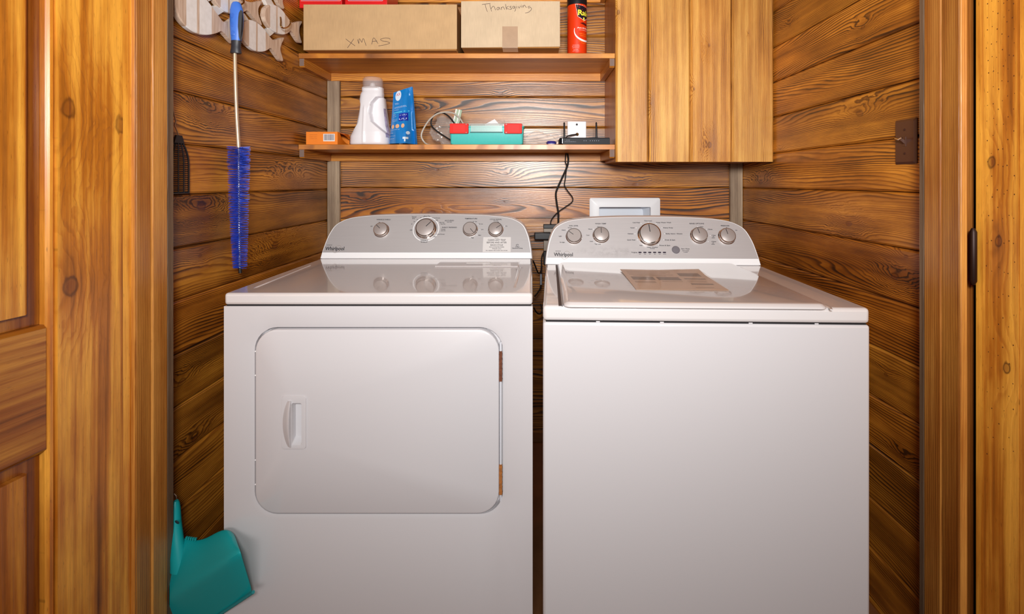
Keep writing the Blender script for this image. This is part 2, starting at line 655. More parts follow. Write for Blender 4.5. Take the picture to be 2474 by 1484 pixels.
_jw = plain('hall_wall_panelling', (176, 118, 60), .6, var=.12, vscale=6)
struct(obj('wall_front', box(-2.2, 2.2, 1.10, 1.19, 2.27, 2.6), _jw), 'wall above the closet opening', 'wall')
struct(obj('wall_front_left', box(-2.2, -.975, 1.125, 1.2, 0, 2.269), _jw), 'hall wall left of the closet opening', 'wall')
struct(obj('wall_front_right', box(1.0, 2.2, 1.075, 1.14, 0, 2.269), _jw), 'hall wall right of the closet opening', 'wall')

# grey corner strips
for i, (u0, u1, lab) in enumerate(((790, 820, 'weathered grey corner strip at dryer end of back wall'),
                                   (1765, 1795, 'weathered grey corner strip under the wooden cabinet'))):
    a, b = at(u0, 0, YT).x, at(u1, 0, YT).x
    M = T(Vector(((a + b) / 2, YT, 1.2))) @ RY(-PI / 2)
    struct(board('trim_%d' % (i + 1), 2.4, b - a, .0165, M, M_GREY, None, seed=2.2 + i, tone=1.0, bev=.002,
                 knots=[(.12, -.012, .006)]), lab, 'trim')


def vboard(name, x0, x1, y, Th, z0, z1, mat, parent=None, **kw):
    """upright board looking along -y"""
    M = T(Vector(((x0 + x1) / 2, y, (z0 + z1) / 2))) @ RY(-PI / 2)
    return board(name, z1 - z0, x1 - x0, Th, M, mat, parent, **kw)


def sboard(name, y0, y1, x, Th, z0, z1, mat, parent, side, **kw):
    """upright board on a side: looks along +x (side L) or -x (side R)"""
    M = T(Vector((x, (y0 + y1) / 2, (z0 + z1) / 2))) @ RZ(PI / 2 if side == 'L' else -PI / 2) @ RY(-PI / 2)
    return board(name, z1 - z0, y1 - y0, Th, M, mat, parent, **kw)


ZJ = 2.25
# left jamb
tl = thing('trim_3', (JL, 1.15, 0)); struct(tl, 'varnished pine door jamb on the dryer side', 'trim')
dA, dB, dC, dD = [JL * F / (u - VX) for u in (334, 369, 405, 420)]
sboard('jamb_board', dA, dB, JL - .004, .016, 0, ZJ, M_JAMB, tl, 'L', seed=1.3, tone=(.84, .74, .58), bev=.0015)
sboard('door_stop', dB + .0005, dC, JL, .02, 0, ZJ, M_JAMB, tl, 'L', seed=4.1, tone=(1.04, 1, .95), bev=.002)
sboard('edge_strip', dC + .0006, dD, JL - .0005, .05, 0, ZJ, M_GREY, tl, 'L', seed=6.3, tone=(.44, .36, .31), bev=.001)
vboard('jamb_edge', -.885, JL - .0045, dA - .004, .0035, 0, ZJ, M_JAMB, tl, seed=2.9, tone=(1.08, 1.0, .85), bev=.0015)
# right jamb
tr = thing('trim_4', (JR, 1.09, 0)); struct(tr, 'varnished pine door jamb on the washer side', 'trim')
eA, eB, eC, eD = [JR * F / (u - VX) for u in (2315, 2273, 2232, 2220)]
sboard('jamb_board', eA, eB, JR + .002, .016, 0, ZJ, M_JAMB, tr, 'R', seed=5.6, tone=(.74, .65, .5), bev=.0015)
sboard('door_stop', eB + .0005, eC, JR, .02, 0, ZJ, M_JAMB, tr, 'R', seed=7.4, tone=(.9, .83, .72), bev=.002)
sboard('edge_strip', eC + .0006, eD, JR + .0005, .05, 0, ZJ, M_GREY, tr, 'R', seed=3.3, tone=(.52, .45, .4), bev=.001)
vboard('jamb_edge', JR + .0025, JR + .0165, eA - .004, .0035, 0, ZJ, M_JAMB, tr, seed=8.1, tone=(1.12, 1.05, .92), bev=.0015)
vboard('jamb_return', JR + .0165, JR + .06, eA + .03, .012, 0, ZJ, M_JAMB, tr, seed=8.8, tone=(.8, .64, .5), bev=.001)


def door_leaf(name, hx, hy, ang, side, label):
    """panelled leaf swung open towards the camera; local x runs away from the hinge"""
    root = thing(name, (hx, hy, 0)); struct(root, label, 'door')
    dirv = Vector((-math.sin(ang), -math.cos(ang), 0)) if side == 'L' else Vector((math.sin(ang), -math.cos(ang), 0))
    nrm = Vector((math.cos(ang), -math.sin(ang), 0)) if side == 'L' else Vector((-math.cos(ang), -math.sin(ang), 0))
    H = 2.1

    def slab(nm, t0, t1, z0, z1, off, th, horiz=False, **kw):
        c = Vector((hx, hy, 0)) + dirv * ((t0 + t1) / 2) + Vector((0, 0, (z0 + z1) / 2)) + nrm * off
        up = Vector((0, 0, 1))
        # front normal (-y local) = nrm
        if horiz:
            xa = up.cross(-nrm) * -1
            za = up
        else:
            xa = up
            za = xa.cross(-nrm)
        M = mat4(xa, -nrm, xa.cross(-nrm), c)
        if horiz:
            return board(nm, t1 - t0, z1 - z0, th, M, M_DOOR, root, **kw)
        return board(nm, z1 - z0, t1 - t0, th, M, M_DOOR, root, **kw)
    S, K = .146, .016
    kn = {'L': [(265, -.045, .022, 163), (305, .055, .018, 296), (690, -.035, .020, 170), (690, .035, .009, 250)],
          'R': [(392, -.03, .014, 2396), (583, -.01, .010, 2412), (890, -.012, .012, 2432)]}[side]
    ks = []
    for (v, zz, s, u) in kn[:3]:
        # place the knot at its own spot on the leaf
        k = (u - VX) / F
        # hx + dir.x t = k (hy + dir.y t)
        t = (hx - k * hy) / (k * dirv.y - dirv.x)
        d = hy + dirv.y * t
        z = CZ - (v - VY) * d / F
        zz = (t - S / 2) * (1 if side == 'L' else -1)
        ks.append((z - H / 2 - .005, zz, s))
    def tpx(u):
        k_ = (u - VX) / F
        return (hx - k_ * hy) / (k_ * dirv.y - dirv.x)
    t1 = tpx(297 if side == 'L' else 2380)
    slab('edge_stave', 0.0, t1, .01, H, 0, .035, seed=6.1, tone=(1.06, 1.0, .9), bev=0)
    t2 = S if side == 'L' else tpx(2462)
    off_ = (t1 + t2) / 2 - S / 2
    ks = [(a_, b_ - off_ * (1 if side == 'L' else -1), c_) for a_, b_, c_ in ks]
    slab('stile', t1 + .0001, t2 - .0001, .01, H, 0, .035, seed=3.7 if side == 'L' else 9.2, tone=(1.0, .95, .85) if side == 'L' else (1.02, .96, .86), knots=ks, bev=0)
    if side == 'R':
        slab('stave', t2, S, .01, H, 0, .035, seed=2.4, tone=(.95, .84, .7), bev=.0015, knots=[(CZ - (300 - VY) * .9 / F - H / 2, 0, .02)])
    slab('sticking', S + .0004, S + K, .01, H, -.003, .025, seed=5.1, tone=(1.1, 1.0, .9), bev=.005)
    if side == 'L':
        d = hy + dirv.y * (S + K)
        z_t = CZ - (785 - VY) * d / F
        z_b = CZ - (1093 - VY) * d / F
        slab('lock_rail', S + K + .0005, .62, z_b, z_t, -.004, .03, horiz=True, seed=7.7, tone=(.62, .52, .42), bev=.006)
        slab('top_rail', S + K + .0005, .62, 1.95, H, -.004, .03, horiz=True, seed=1.7, tone=(.9, .8, .7), bev=.006)
        slab('bottom_rail', S + K + .0005, .62, .01, .25, -.004, .03, horiz=True, seed=2.7, tone=(.9, .8, .7), bev=.006)
        for z0, z1, tn in ((z_t, 1.95, (1.02, 1.0, .95)), (.25, z_b, (.8, .68, .52))):
            slab('panel_groove', S + K + .0005, .62, z0 + .0005, z1 - .0005, -.02, .008, seed=2.2, tone=(.42, .3, .22), bev=0)
            slab('panel', S + K + .026, .59, z0 + .026, z1 - .026, -.006, .013, seed=8.5, tone=tn, bev=.006)
        slab('stile', .6205, .76, .01, H, 0, .035, seed=4.4, bev=.004)
    else:
        slab('panel', S + K + .01, .59, .03, H - .02, -.006, .02, seed=6.5, tone=.95, bev=.006)
        slab('stile', .6005, .75, .01, H, 0, .035, seed=4.4, bev=.004)
    return root, dirv, nrm


hxl, hyl = (318 - VX) * 1.092 / F, 1.092
door_leaf('door_1', hxl, hyl, math.radians(10), 'L', 'open panelled pine door leaf at the left edge')
hyr = 1.038
hxr = (2358 - VX) * hyr / F
rr_, dv_, nv_ = door_leaf('door_2', hxr, hyr, math.radians(10), 'R', 'open knotty pine door leaf at the right edge')
# small wear holes in the right leaf's stile, and its dark hinge
R4 = random.Random(11)
bm = bmesh.new()
for u, n in ((2386, 0), (2398, 0), (2411, 0), (2424, 0), (2436, 0), (2449, 0)):
    v = R4.uniform(0, 20)
    while v < 1100:
        k = (u + R4.uniform(-3, 3) - VX) / F
        t = (hxr - k * hyr) / (k * dv_.y - dv_.x)
        c = Vector((hxr, hyr, 0)) + dv_ * t
        c.z = CZ - (v - VY) * c.y / F
        a = Vector((0, 0, 1))
        b = dv_
        q = R4.uniform(.0009, .0016)
        vs = [bm.verts.new(c + nv_ * .0004 + b * (q * .7 * math.cos(i * PI / 3)) + a * (q * math.sin(i * PI / 3))) for i in range(6)]
        bm.faces.new(vs)
        v += R4.uniform(24, 44) * (1 + v / 700)
o = obj('worm_holes', bm, plain('worm_hole_brown', (92, 44, 12), .8), rr_)
o['kind'] = 'stuff'
bm = bmesh.new()
zc0, zc1 = CZ - (690 - VY) * 1.03 / F, CZ - (552 - VY) * 1.03 / F
lathe(bm, [(.003, zc0), (.0065, zc0 + .008), (.0065, zc1 - .008), (.003, zc1)], 14, c=(hxr - .0075, hyr - .002, 0))
obj('hinge', bm, plain('dark_bronze_hinge', (44, 22, 14), .45, metal=.5), rr_, smooth=True)

# ==================================================================== SHELVES AND CABINET
ZS1 = CZ - (128.5 - VY) * YS / F
ZS2 = CZ - (349 - VY) * YS / F
ZS3 = CZ - (7 - VY) * (YB - .019) / F + .038 + .0196
CABX = at(1488, 0, YC).x
ST = .0196


def shelf(z, label):
    root = thing('wall_shelf', ((XL + CABX) / 2, YB - .14, z - .06), label, 'shelf', 'plank shelves beside the cabinet')
    y1 = YB - .0005
    x0, x1 = XL + .001, CABX - .0015
    zt = z - ST
    # board: lies flat; grain along x, front edge towards the camera
    M = T(Vector(((x0 + x1) / 2, (YS + y1) / 2, z))) @ RX(-PI / 2)
    board('shelf_board', x1 - x0, y1 - YS, ST, M, M_SHELF, root, tone=(.96, .93, .84), bev=.0015)
    cl = .0345
    board('back_cleat', x1 - x0 - .04, cl, .018, T(Vector(((x0 + x1) / 2, y1 - .0185, zt - cl / 2 - .0004))), M_SHELF, root, tone=1.05, bev=.0015)
    for s in (0, 1):
        bm = bmesh.new()
        a, b = (x0, x0 + .0195) if s == 0 else (x1 - .0195, x1)
        prism(bm, [(YS + .006, zt - .0004), (YS + .006, zt - cl * .85), (YS + .012, zt - cl), (y1 - .0005, zt - cl), (y1 - .0005, zt - .0004)], a, b, 'x')
        bmesh.ops.translate(bm, vec=(-(a + b) / 2, -(YS + y1) / 2, -(zt - cl / 2)), verts=bm.verts)
        M = T(Vector(((a + b) / 2, (YS + y1) / 2, zt - cl / 2)))
        bm.transform(RZ(-PI / 2))
        o = obj('side_cleat', bm, M_SHELF, root, M @ RZ(PI / 2))
        o['seed'] = R.uniform(0, 9); o['tone'] = [.85, .8, .7]
        # sawn end grain
        bm = bmesh.new()
        bx(bm, a + .0008, b - .0008, YS + .0052, YS + .0059, zt - cl * .86, zt - .001)
        obj('end_grain', bm, M_ENDG, o)
    return root


def endgrain():
    g = G('sawn_end_grain')
    x, y, z = g.sep(g.n('ShaderNodeTexCoord').outputs['Object'])
    h = g.math('ADD', z, g.math('MULTIPLY', g.math('MULTIPLY', x, x), 6.0))
    f = g.math('FRACT', g.math('MULTIPLY', h, 310))
    c = g.ramp(f, [(0, lin((148, 128, 118))), (.5, lin((128, 106, 96))), (.8, lin((78, 52, 42))), (1, lin((148, 128, 118)))])
    g.set(col=c, rough=.8)
    return g.m


M_ENDG = endgrain()
shelf(ZS1, 'pine plank shelf carrying the cardboard boxes and spray can')
shelf(ZS2, 'pine plank shelf carrying the detergent bottle and router')
shelf(ZS3, 'topmost pine plank shelf above the cardboard boxes')

# cabinet
ZCB = CZ - (391 - VY) * YC / F
cab = thing('wall_cabinet', ((CABX + XR) / 2, 2.1, ZCB), 'pine plank wall cabinet hung above the washer', 'cabinet')
us = [1488, 1567.4, 1668.5, 1768.6, 1871]
cabk = [[(1493, 30, .010)], [(1572, 250, .006)], [(1713, 110, .010), (1715, 350, .011), (1677, 215, .007)], [(1808, 80, .003)]]
cabt = [1.0, 1.02, (1.03, .97, .9), .96]
for i in range(4):
    x0, x1 = at(us[i], 0, YC).x + (.0012 if i else 0), min(at(us[i + 1], 0, YC).x - .0012, XR - .001)
    zc = (ZCB + 2.4) / 2
    ks = []
    for (u, v, s) in cabk[i]:
        p = at(u, v, YC)
        ks.append((p.z - zc, -(p.x - (x0 + x1) / 2), s))
    vboard('door_plank', x0, x1, YC, .019, ZCB, 2.4, M_CAB, cab, seed=[1.2, 3.4, 6.6, 8.3][i], tone=cabt[i], knots=ks, bev=.007)
sboard('side_panel', YC + .0195, YB - .001, CABX + .001, .018, ZCB + .004, 2.4, M_SHELF, cab, 'R', seed=5, tone=(.82, .7, .58), bev=.001)
M = T(Vector(((CABX + XR) / 2, (YC + YB) / 2 + .009, ZCB + .022))) @ RX(-PI / 2)
board('bottom_panel', XR - CABX - .042, YB - YC - .022, .018, M, M_SHELF, cab, seed=2, tone=(.7, .6, .5), bev=.001)

# ==================================================================== MACHINES
CON = [(0, 0), (.003, .17), (.010, .42), (.019, .594), (.030, .728), (.048, .824), (.077, .904), (.112, .943), (.164, .973), (.251, .996)]


def console_outline(W, H, inset=0.0, base=0.0):
    left = [(x, h * H) for x, h in CON]
    pts = left + [(W / 2, H)] + [(W - x, h) for x, h in left[::-1]]
    pts = [(p.x, p.y) for p in spline([(a, b, 0) for a, b in pts], 3)]
    if inset:
        out = []
        n = len(pts)
        for i, p in enumerate(pts):
            a, b = Vector(pts[max(i - 1, 0)]), Vector(pts[min(i + 1, n - 1)])
            t = (b - a).normalized()
            out.append((p[0] + t.y * inset, p[1] - t.x * inset))
        # trim at the base line
        out = [q for q in out if q[1] > base + .001]
        first = (out[0][0] - .0012, base)
        last = (out[-1][0] + .0012, base)
        pts = [first] + out + [last]
    return pts


class Machine:
    def __init__(s, name, label, cat, M, W, D, group=None):
        s.M, s.W, s.D = M, W, D
        s.root = bpy.data.objects.new(name, None)
        s.root.empty_display_size = .1
        link(s.root, None, M)
        tag(s.root, label, cat)
        s.ZT = .9135
        s.yb, s.lean, s.H = .535, .078, .150
        s.fh = math.hypot(s.lean, s.H)
        e = Vector((0, s.lean, s.H)) / s.fh
        nrm = Vector((0, -s.H, s.lean)) / s.fh
        # console plane: x, up the face, out of the face
        s.C = M @ mat4((1, 0, 0), e, nrm, (0, s.yb, s.ZT + .0015))
        s.Ci = s.C.inverted()

    def face(s, u, v, out=0.0):
        o = s.Ci @ Vector((0, 0, CZ))
        p = s.Ci @ at(u, v, 1.0)
        d = p - o
        t = (out - o.z) / d.z
        q = o + d * t
        return q.x, q.y

    def part(s, name, bm, mat, parent=None, **kw):
        return obj(name, bm, mat, parent or s.root, s.M, **kw)

    def cpart(s, name, bm, mat, parent=None, **kw):
        return obj(name, bm, mat, parent or s.root, s.C, **kw)

    def console(s, panelmat):
        W, H = s.W, s.fh
        # shell: outline on the face plane, swept back along the depth
        bm = bmesh.new()
        out = console_outline(W, H)
        rot = s.C.to_3x3().inverted() @ s.M.to_3x3()
        back = rot @ Vector((0, .115, 0))
        r0 = [Vector((x, y, -.004)) for x, y in console_outline(W, H)]
        rf = [Vector((x + (.003 if x < W / 2 else -.003) * (1 - min(1, y / H)), y - .003 * (y / H), 0)) for x, y in out]
        rb = []
        for x, y in out:
            k = y / H
            p = Vector((x, y, -.004)) + back * (1 - .45 * k)
            rb.append(p)
        loft(bm, [rf, r0, rb], True, True, True)
        con = s.cpart('console', bm, M_WPLAS, smooth=True)
        # silver face
        bm = bmesh.new()
        pts = console_outline(W, H, .0045, .021)
        loft(bm, [[(x, y, .0002) for x, y in pts], [(x, y, .0012) for x, y in pts]], True, True, True)
        s.cpart('control_panel', bm, panelmat, con)
        return con

    def knob(s, u, v, rpx, ptr, con, ring=0):
        cx, cy = s.face(u, v)
        q = s.face(u + rpx, v)
        r = math.hypot(q[0] - cx, q[1] - cy)
        h = r * .42 + .005
        cx, cy = s.face(u, v, h)
        bm = bmesh.new()
        lathe(bm, [(r * 1.06, .0013), (r * 1.06, .003), (r * .98, .005), (r, h - .004), (r * .985, h - .0015), (r * .93, h)], 36, c=(cx, cy, 0))
        k = s.cpart('knob', bm, M_KNOBRIM, con, smooth=True)
        bm = bmesh.new()
        lathe(bm, [(r * .88, h - .0005), (r * .88, h + .0004), (r * .86, h + .0008)], 36, c=(cx, cy, 0))
        s.cpart('knob_face', bm, M_KNOB, k, smooth=True)
        bm = bmesh.new()
        a = math.radians(ptr)
        bx(bm, -r * .035, r * .035, r * .12, r * .84, h + .0007, h + .0013)
        bm.transform(T(Vector((cx, cy, 0))) @ RZ(-a))
        s.cpart('pointer', bm, M_INK, k)
        if ring:
            R0 = ring / rpx * r
            bm = bmesh.new()
            n = 56
            for rr0, rr1 in ((R0 * .965, R0 * 1.02),):
                a_ = [bm.verts.new((cx + rr0 * math.cos(2 * PI * i / n), cy + rr0 * math.sin(2 * PI * i / n), .0016)) for i in range(n)]
                b_ = [bm.verts.new((cx + rr1 * math.cos(2 * PI * i / n), cy + rr1 * math.sin(2 * PI * i / n), .0016)) for i in range(n)]
                for i in range(n):
                    j = (i + 1) % n
                    bm.faces.new((a_[i], a_[j], b_[j], b_[i]))
            s.cpart('dial_ring', bm, M_WPLAS, con)
        return k

    def print(s, items, con, name='lettering', mat=None, z=.0018):
        bm = bmesh.new()
        for it in items:
            txt, u, v, capx = it[:4]
            wpx = it[4] if len(it) > 4 else None
            bold = it[5] if len(it) > 5 else .00013
            cx, cy = s.face(u, v)
            s1 = s.face(u + 1, v)
            k = math.hypot(s1[0] - cx, s1[1] - cy)
            text_bm(bm, txt, capx * k / .70, T(Vector((cx, cy, z))), width=wpx * k if wpx else None, bold=bold)
        o = s.cpart(name, bm, mat or M_INK, con)
        if len(items) > 1:
            o['kind'] = 'stuff'
        return o

    def brand(s, u, v, con):
        """brand word with its thin swoosh ellipse"""
        o = s.print([('Whirlpool', u, v, 9.0, 46, .00035)], con, 'brand_lettering', M_BRANDINK)
        s.print([('FOR THE WAY', u - 13, v - 8.5, 1.6, 13)], con, 'brand_small_print', M_INKG)
        cx, cy = s.face(u + 5, v + 1)
        bm = bmesh.new()
        pts = []
        for i in range(30):
            a = math.radians(-150 + i * 10.5)
            p = Vector((.0105 * math.cos(a), .0155 * math.sin(a), 0))
            p = Matrix.Rotation(math.radians(-42), 3, 'Z') @ p
            pts.append(Vector((cx, cy, .0017)) + p)
        tube(bm, pts, .00032, 4)
        s.cpart('brand_swoosh', bm, plain('swoosh_print', (150, 136, 120), .4), con)


def top_slab(W, D, z0, z1):
    return box(0, W, 0, D, z0, z1)


# ------------------------------------------------------------------ dryer
DW, DD = .737, .70
dx0 = (541 - VX) / 1012.0
DY = F / 1012.0
dry = Machine('clothes_dryer', 'white front-loading dryer with square door and silver console', 'dryer', T(Vector((dx0, DY, 0))), DW, DD)


def dz(v): return CZ - (v - VY) / 1012.0
def dxp(u): return (u - 541) / 1012.0


ZG = dz(739)
# front panel with the rounded door opening
hx0, hx1, hz0, hz1 = dxp(615), dxp(1213.5), dz(1243), dz(793)


def front_ring(bm):
    k = 8
    def ring(e, y, r):
        return [(x, y, z) for x, z in rrect(hx0 - e, hx1 + e, hz0 - e, hz1 + e, r, k)]
    r3 = ring(0, .022, .054)
    r2 = ring(.0015, .0035, .055)
    r1 = ring(.011, 0, .063)
    # outer rectangle with as many points, pushed out along the same direction
    X0, X1, Z0, Z1 = 0, DW, .06, ZG - .0012
    outer = []
    n = len(r1)
    for i, (x, y, z) in enumerate(r1):
        c = i // (k + 1); q = i % (k + 1)
        if c == 0: outer.append((X1, 0, z) if q < k / 2 else ((X1, 0, Z1) if q == k / 2 else (x, 0, Z1)))
        if c == 1: outer.append((x, 0, Z1) if q < k / 2 else ((X0, 0, Z1) if q == k / 2 else (X0, 0, z)))
        if c == 2: outer.append((X0, 0, z) if q < k / 2 else ((X0, 0, Z0) if q == k / 2 else (x, 0, Z0)))
        if c == 3: outer.append((x, 0, Z0) if q < k / 2 else ((X1, 0, Z0) if q == k / 2 else (X1, 0, z)))
    ob = [(x, .02, z) for x, y, z in outer]
    vr = loft(bm, [ob, outer, r1, r2, r3], True, False, False)
    return vr


bm = bmesh.new()
front_ring(bm)
o = dry.part('front_panel', bm, M_WHITE, smooth=True)
dry.part('cabinet', box(.002, DW - .002, .0205, DD, .06, ZG - .0015), M_WHITE, bevel=.003)
bm = bmesh.new()
bx(bm, .03, DW - .03, .03, DD - .02, 0, .0595)
dry.part('base', bm, M_GAP)
dry.part('top_gap', box(.004, DW - .004, .004, DD - .004, ZG - .0013, ZG + .0012), M_GAP)
# top panel with raised side ridges
bm = top_slab(DW, DD, ZG + .0013, dry.ZT)
ttop = dry.part('top_panel', bm, M_WTOP, bevel=.007, seg=3)


def top_pt(m, u, v, z):
    o_ = m.M.inverted() @ Vector((0, 0, CZ))
    p_ = m.M.inverted() @ at(u, v, 1.0)
    d_ = p_ - o_
    t_ = (z - o_.z) / d_.z
    return o_ + d_ * t_


zt = dry.ZT
for (a, b) in (((612, 697), (748, 642)), ((1243, 697), (1255, 646))):
    p, q = top_pt(dry, *a, zt), top_pt(dry, *b, zt)
    bm = bmesh.new()
    tube(bm, [p, p.lerp(q, .04), p.lerp(q, .5), q], [.001, .0045, .0045, .0045], 10)
    for v_ in bm.verts:
        v_.co.z = zt - .0006 + (v_.co.z - zt) * .55
    dry.part('ridge', bm, M_WTOP, ttop, smooth=True)
# lint screen lid
a, b, c_, d_ = top_pt(dry, 1050, 645.5, zt), top_pt(dry, 1252, 645.5, zt), top_pt(dry, 1256, 632, zt), top_pt(dry, 1067, 632, zt)
bm = bmesh.new()
loft(bm, [[(p.x, p.y, zt + .0001) for p in (a, b, c_, d_)], [(p.x, p.y, zt + .0035) for p in (a, b, c_, d_)]])
lid = dry.part('lint_lid', bm, M_WTOP, bevel=.002)
bm = bmesh.new()
p, q = top_pt(dry, 1128, 634, zt + .004), top_pt(dry, 1187, 630.5, zt + .004)
bx(bm, p.x, q.x, p.y - .012, p.y, zt + .0036, zt + .0046)
dry.part('lint_label', bm, M_STICK, lid)

# door
e = .0022
k = 8
def ring(e0, e1, y, r):
    return [(x, y, z) for x, z in rrect(hx0 + e0, hx1 - e1, hz0 + e0, hz1 - e0, r, k)]
hp = (dxp(688), dxp(737), dz(1078), dz(960))
hole = [(x, -.0035, z) for x, z in rrect(hp[0] + .019, hp[1] - .004, hp[2] + .006, hp[3] - .012, .004, k)]
bm = bmesh.new()
rs = [ring(.003, .0075, .02, .052), ring(.003, .0075, .0, .052), ring(.0042, .0087, -.0022, .051), ring(.0075, .012, -.0035, .048), hole,
      [(x, .02, z) for x, y, z in hole]]
loft(bm, rs, True, False, False)
door = dry.part('door', bm, M_WHITE, smooth=True)
# door handle: plate, finger pocket and bowed grip
bm = bmesh.new()
k = 8
px0, px1, pz0, pz1 = dxp(682), dxp(742), dz(1083), dz(955)
o0 = [(x, -.0034, z) for x, z in rrect(px0, px1, pz0, pz1, .007, k)]
o1 = [(x, -.0058, z) for x, z in rrect(px0 + .0008, px1 - .0008, pz0 + .0008, pz1 - .0008, .007, k)]
o2 = [(x, -.0062, z) for x, z in rrect(px0 + .003, px1 - .003, pz0 + .003, pz1 - .003, .006, k)]
i0 = [(x, -.0055, z) for x, z in rrect(dxp(707), dxp(731), dz(1073), dz(972), .004, k)]
i1 = [(x, .012, z) for x, z in rrect(dxp(709), dxp(729), dz(1060), dz(980), .004, k)]
loft(bm, [o0, o1, o2, i0, i1], True, False, True)
hnd = dry.part('handle_plate', bm, M_WHITE, door, smooth=True)
bm = bmesh.new()
zs0, zs1 = dz(1076), dz(966)
rows = []
for i in range(17):
    t = i / 16
    z = zs0 + (zs1 - zs0) * t
    wv = math.sin(PI * (0.06 + 0.88 * t)) ** .55
    xr = dxp(706.5)
    w_ = .0205 * wv
    rows.append([(xr - w_, -.006, z), (xr - w_ * .55, -.006 - .006 * wv, z), (xr - w_ * .12, -.006 - .013 * wv, z), (xr, -.006 - .0135 * wv, z), (xr + .0006, -.006 - .012 * wv, z), (xr - .0005, -.004, z)])
loft(bm, rows, True, True, True)
dry.part('grip', bm, M_WHITE, hnd, smooth=True)
# hinge side: steel rod and the two rusted hinges
bm = bmesh.new()
tube(bm, [(dxp(1209.5), .006, dz(1215)), (dxp(1209.5), .006, dz(828))], .0028, 10)
dry.part('hinge_rod', bm, plain('painted_hinge_rod', (206, 206, 212), .3), door, smooth=True)
for v0, v1, mt in ((922, 850, M_RUST), (1196, 1125, M_RUST2)):
    bm = bmesh.new()
    bx(bm, dxp(1206), dxp(1213), -.0005, .006, dz(v0), dz(v1))
    n = 6
    for i in range(n):
        z = dz(v0) + (dz(v1) - dz(v0)) * (i + .5) / n
        bx(bm, dxp(1205.2), dxp(1213.6), -.001, .006, z - .0008, z + .0008)
    dry.part('hinge', bm, mt, door)
for v in (850, 908, 1113, 1172):
    bm = bmesh.new()
    bmesh.ops.create_icosphere(bm, subdivisions=2, radius=.0022, matrix=T(Vector((dxp(616.5), .002, dz(v)))))
    dry.part('bumper', bm, M_WPLAS, door, smooth=True)

con = dry.console(M_PANEL)
dry.knob(919, 553, 17.5, -48, con)
dry.knob(1027, 549, 23.5, 42, con, ring=31)
dry.knob(1135, 551, 17, 140, con)
dry.knob(1197, 552, 17.5, 55, con)
S = 2.5
dry.print([('WRINKLE SHIELD', 927, 531.3, 2.7, 34), ('Off', 897.5, 547.5, 2.4), ('On', 917, 538, 2.2), ('Timed', 1000.5, 524.8, 3), ('Dry', 999.5, 528.4, 3),
           ('20', 995, 542, 2), ('30', 1001, 536.2, 2), ('40', 1008.5, 531, 2), ('50', 1017, 527, 2), ('60', 1024, 525, 2),
           ('Damp Dry', 1032, 523, 2.4), ('Cool Down', 1054, 527.3, 2.2, 19), ('OFF', 1055, 533, 2.4), ('More Dry', 1068, 538.3, 2), ('Very Dry', 1070, 541.8, 2.2),
           ('ACCUDRY', 1086, 533.8, 3.4, 23), ('sensor drying', 1086, 537.2, 1.6), ('ENERGY PREFERRED', 1086, 550.2, 2.6, 36), ('Normal', 1071, 554.6, 2.2),
           ('Less Dry', 1071, 558, 2.2), ('Cool Down', 1064.5, 566.6, 2.3, 20), ('OFF', 1050.5, 573, 2.4), ('OFF', 993.5, 556.8, 2.5), ('WRINKLE', 1025, 581.6, 2.9, 18),
           ('SHIELD', 1025, 585.5, 2.9, 16), ('TEMPERATURE', 1138, 529, 3, 30), ('Air Only', 1147.5, 536, 2), ('Ex Low', 1162, 541.6, 2.2), ('Low', 1165, 555, 2.4),
           ('Med', 1159, 569, 2.4), ('High', 1141.5, 575, 2.6), ('CYCLE SIGNAL', 1198, 530.8, 3, 29), ('end of cycle', 1198, 534, 1.6), ('Off', 1203, 537.8, 2.2), ('On', 1223.5, 547, 2.5),
           ('6th Sense', 1250, 597, 1.7, 10), ('SensorDrying', 1250, 600.3, 2.6, 25)], con)
bm = bmesh.new()
for a, b in ((905, 548), (921, 537.5), (1010, 533), (1017, 530), (1146, 537.5), (1155, 543), (1160, 555.5), (1152, 568.5), (1136, 574.5), (1205, 540), (1219, 547), (1059, 538), (1059, 541.5)):
    x, y = dry.face(a, b)
    lathe(bm, [(.0011, .0014), (.0011, .0018)], 8, c=(x, y, 0))
dry.cpart('setting_dots', bm, M_WPLAS, con)['kind'] = 'stuff'
cx, cy = dry.face(1250, 593)
bm = bmesh.new()
tube(bm, [(cx + .0042 * math.cos(i * PI / 8), cy + .0034 * math.sin(i * PI / 8), .0018) for i in range(15)], .0006, 4)
dry.cpart('swirl_mark', bm, M_INK, con)
dry.brand(809.5, 601.5, con)
a, b = dry.face(1166, 609.5), dry.face(1234.5, 573.5)
bm = bmesh.new()
bx(bm, a[0], b[0], a[1], b[1], .0014, .0019)
stk = dry.cpart('notice_sticker', bm, M_STICK, con)
dry.print([('Important', 1200, 575.8, 1.6), ('CLEAN LINT TRAP', 1200, 580.8, 4, 43), ('BEFORE AND AFTER', 1200, 586.8, 4, 48), ('EACH CYCLE', 1200, 593, 4, 30),
           ('Lint is highly flammable', 1200, 597.6, 2, 36), ('Thank you', 1200, 601.6, 2.4, 22), ('For cleaning this screen use a brush', 1200, 606, 1.8, 52)], stk, 'notice_lettering', M_INKG, z=.0023)

# ------------------------------------------------------------------ washer
WW, WD = .690, .665
yl, yr = 1.0667, 1.0426
pl = Vector(((1312 - VX) * yl / F, yl, 0))
pr = Vector(((2103 - VX) * yr / F, yr, 0))
ang = math.atan2(pr.y - pl.y, pr.x - pl.x)
WW = (pr - pl).length
wsh = Machine('washing_machine', 'white top-loading washer with a taped label on its lid', 'washer', T(pl) @ RZ(ang), WW, WD)


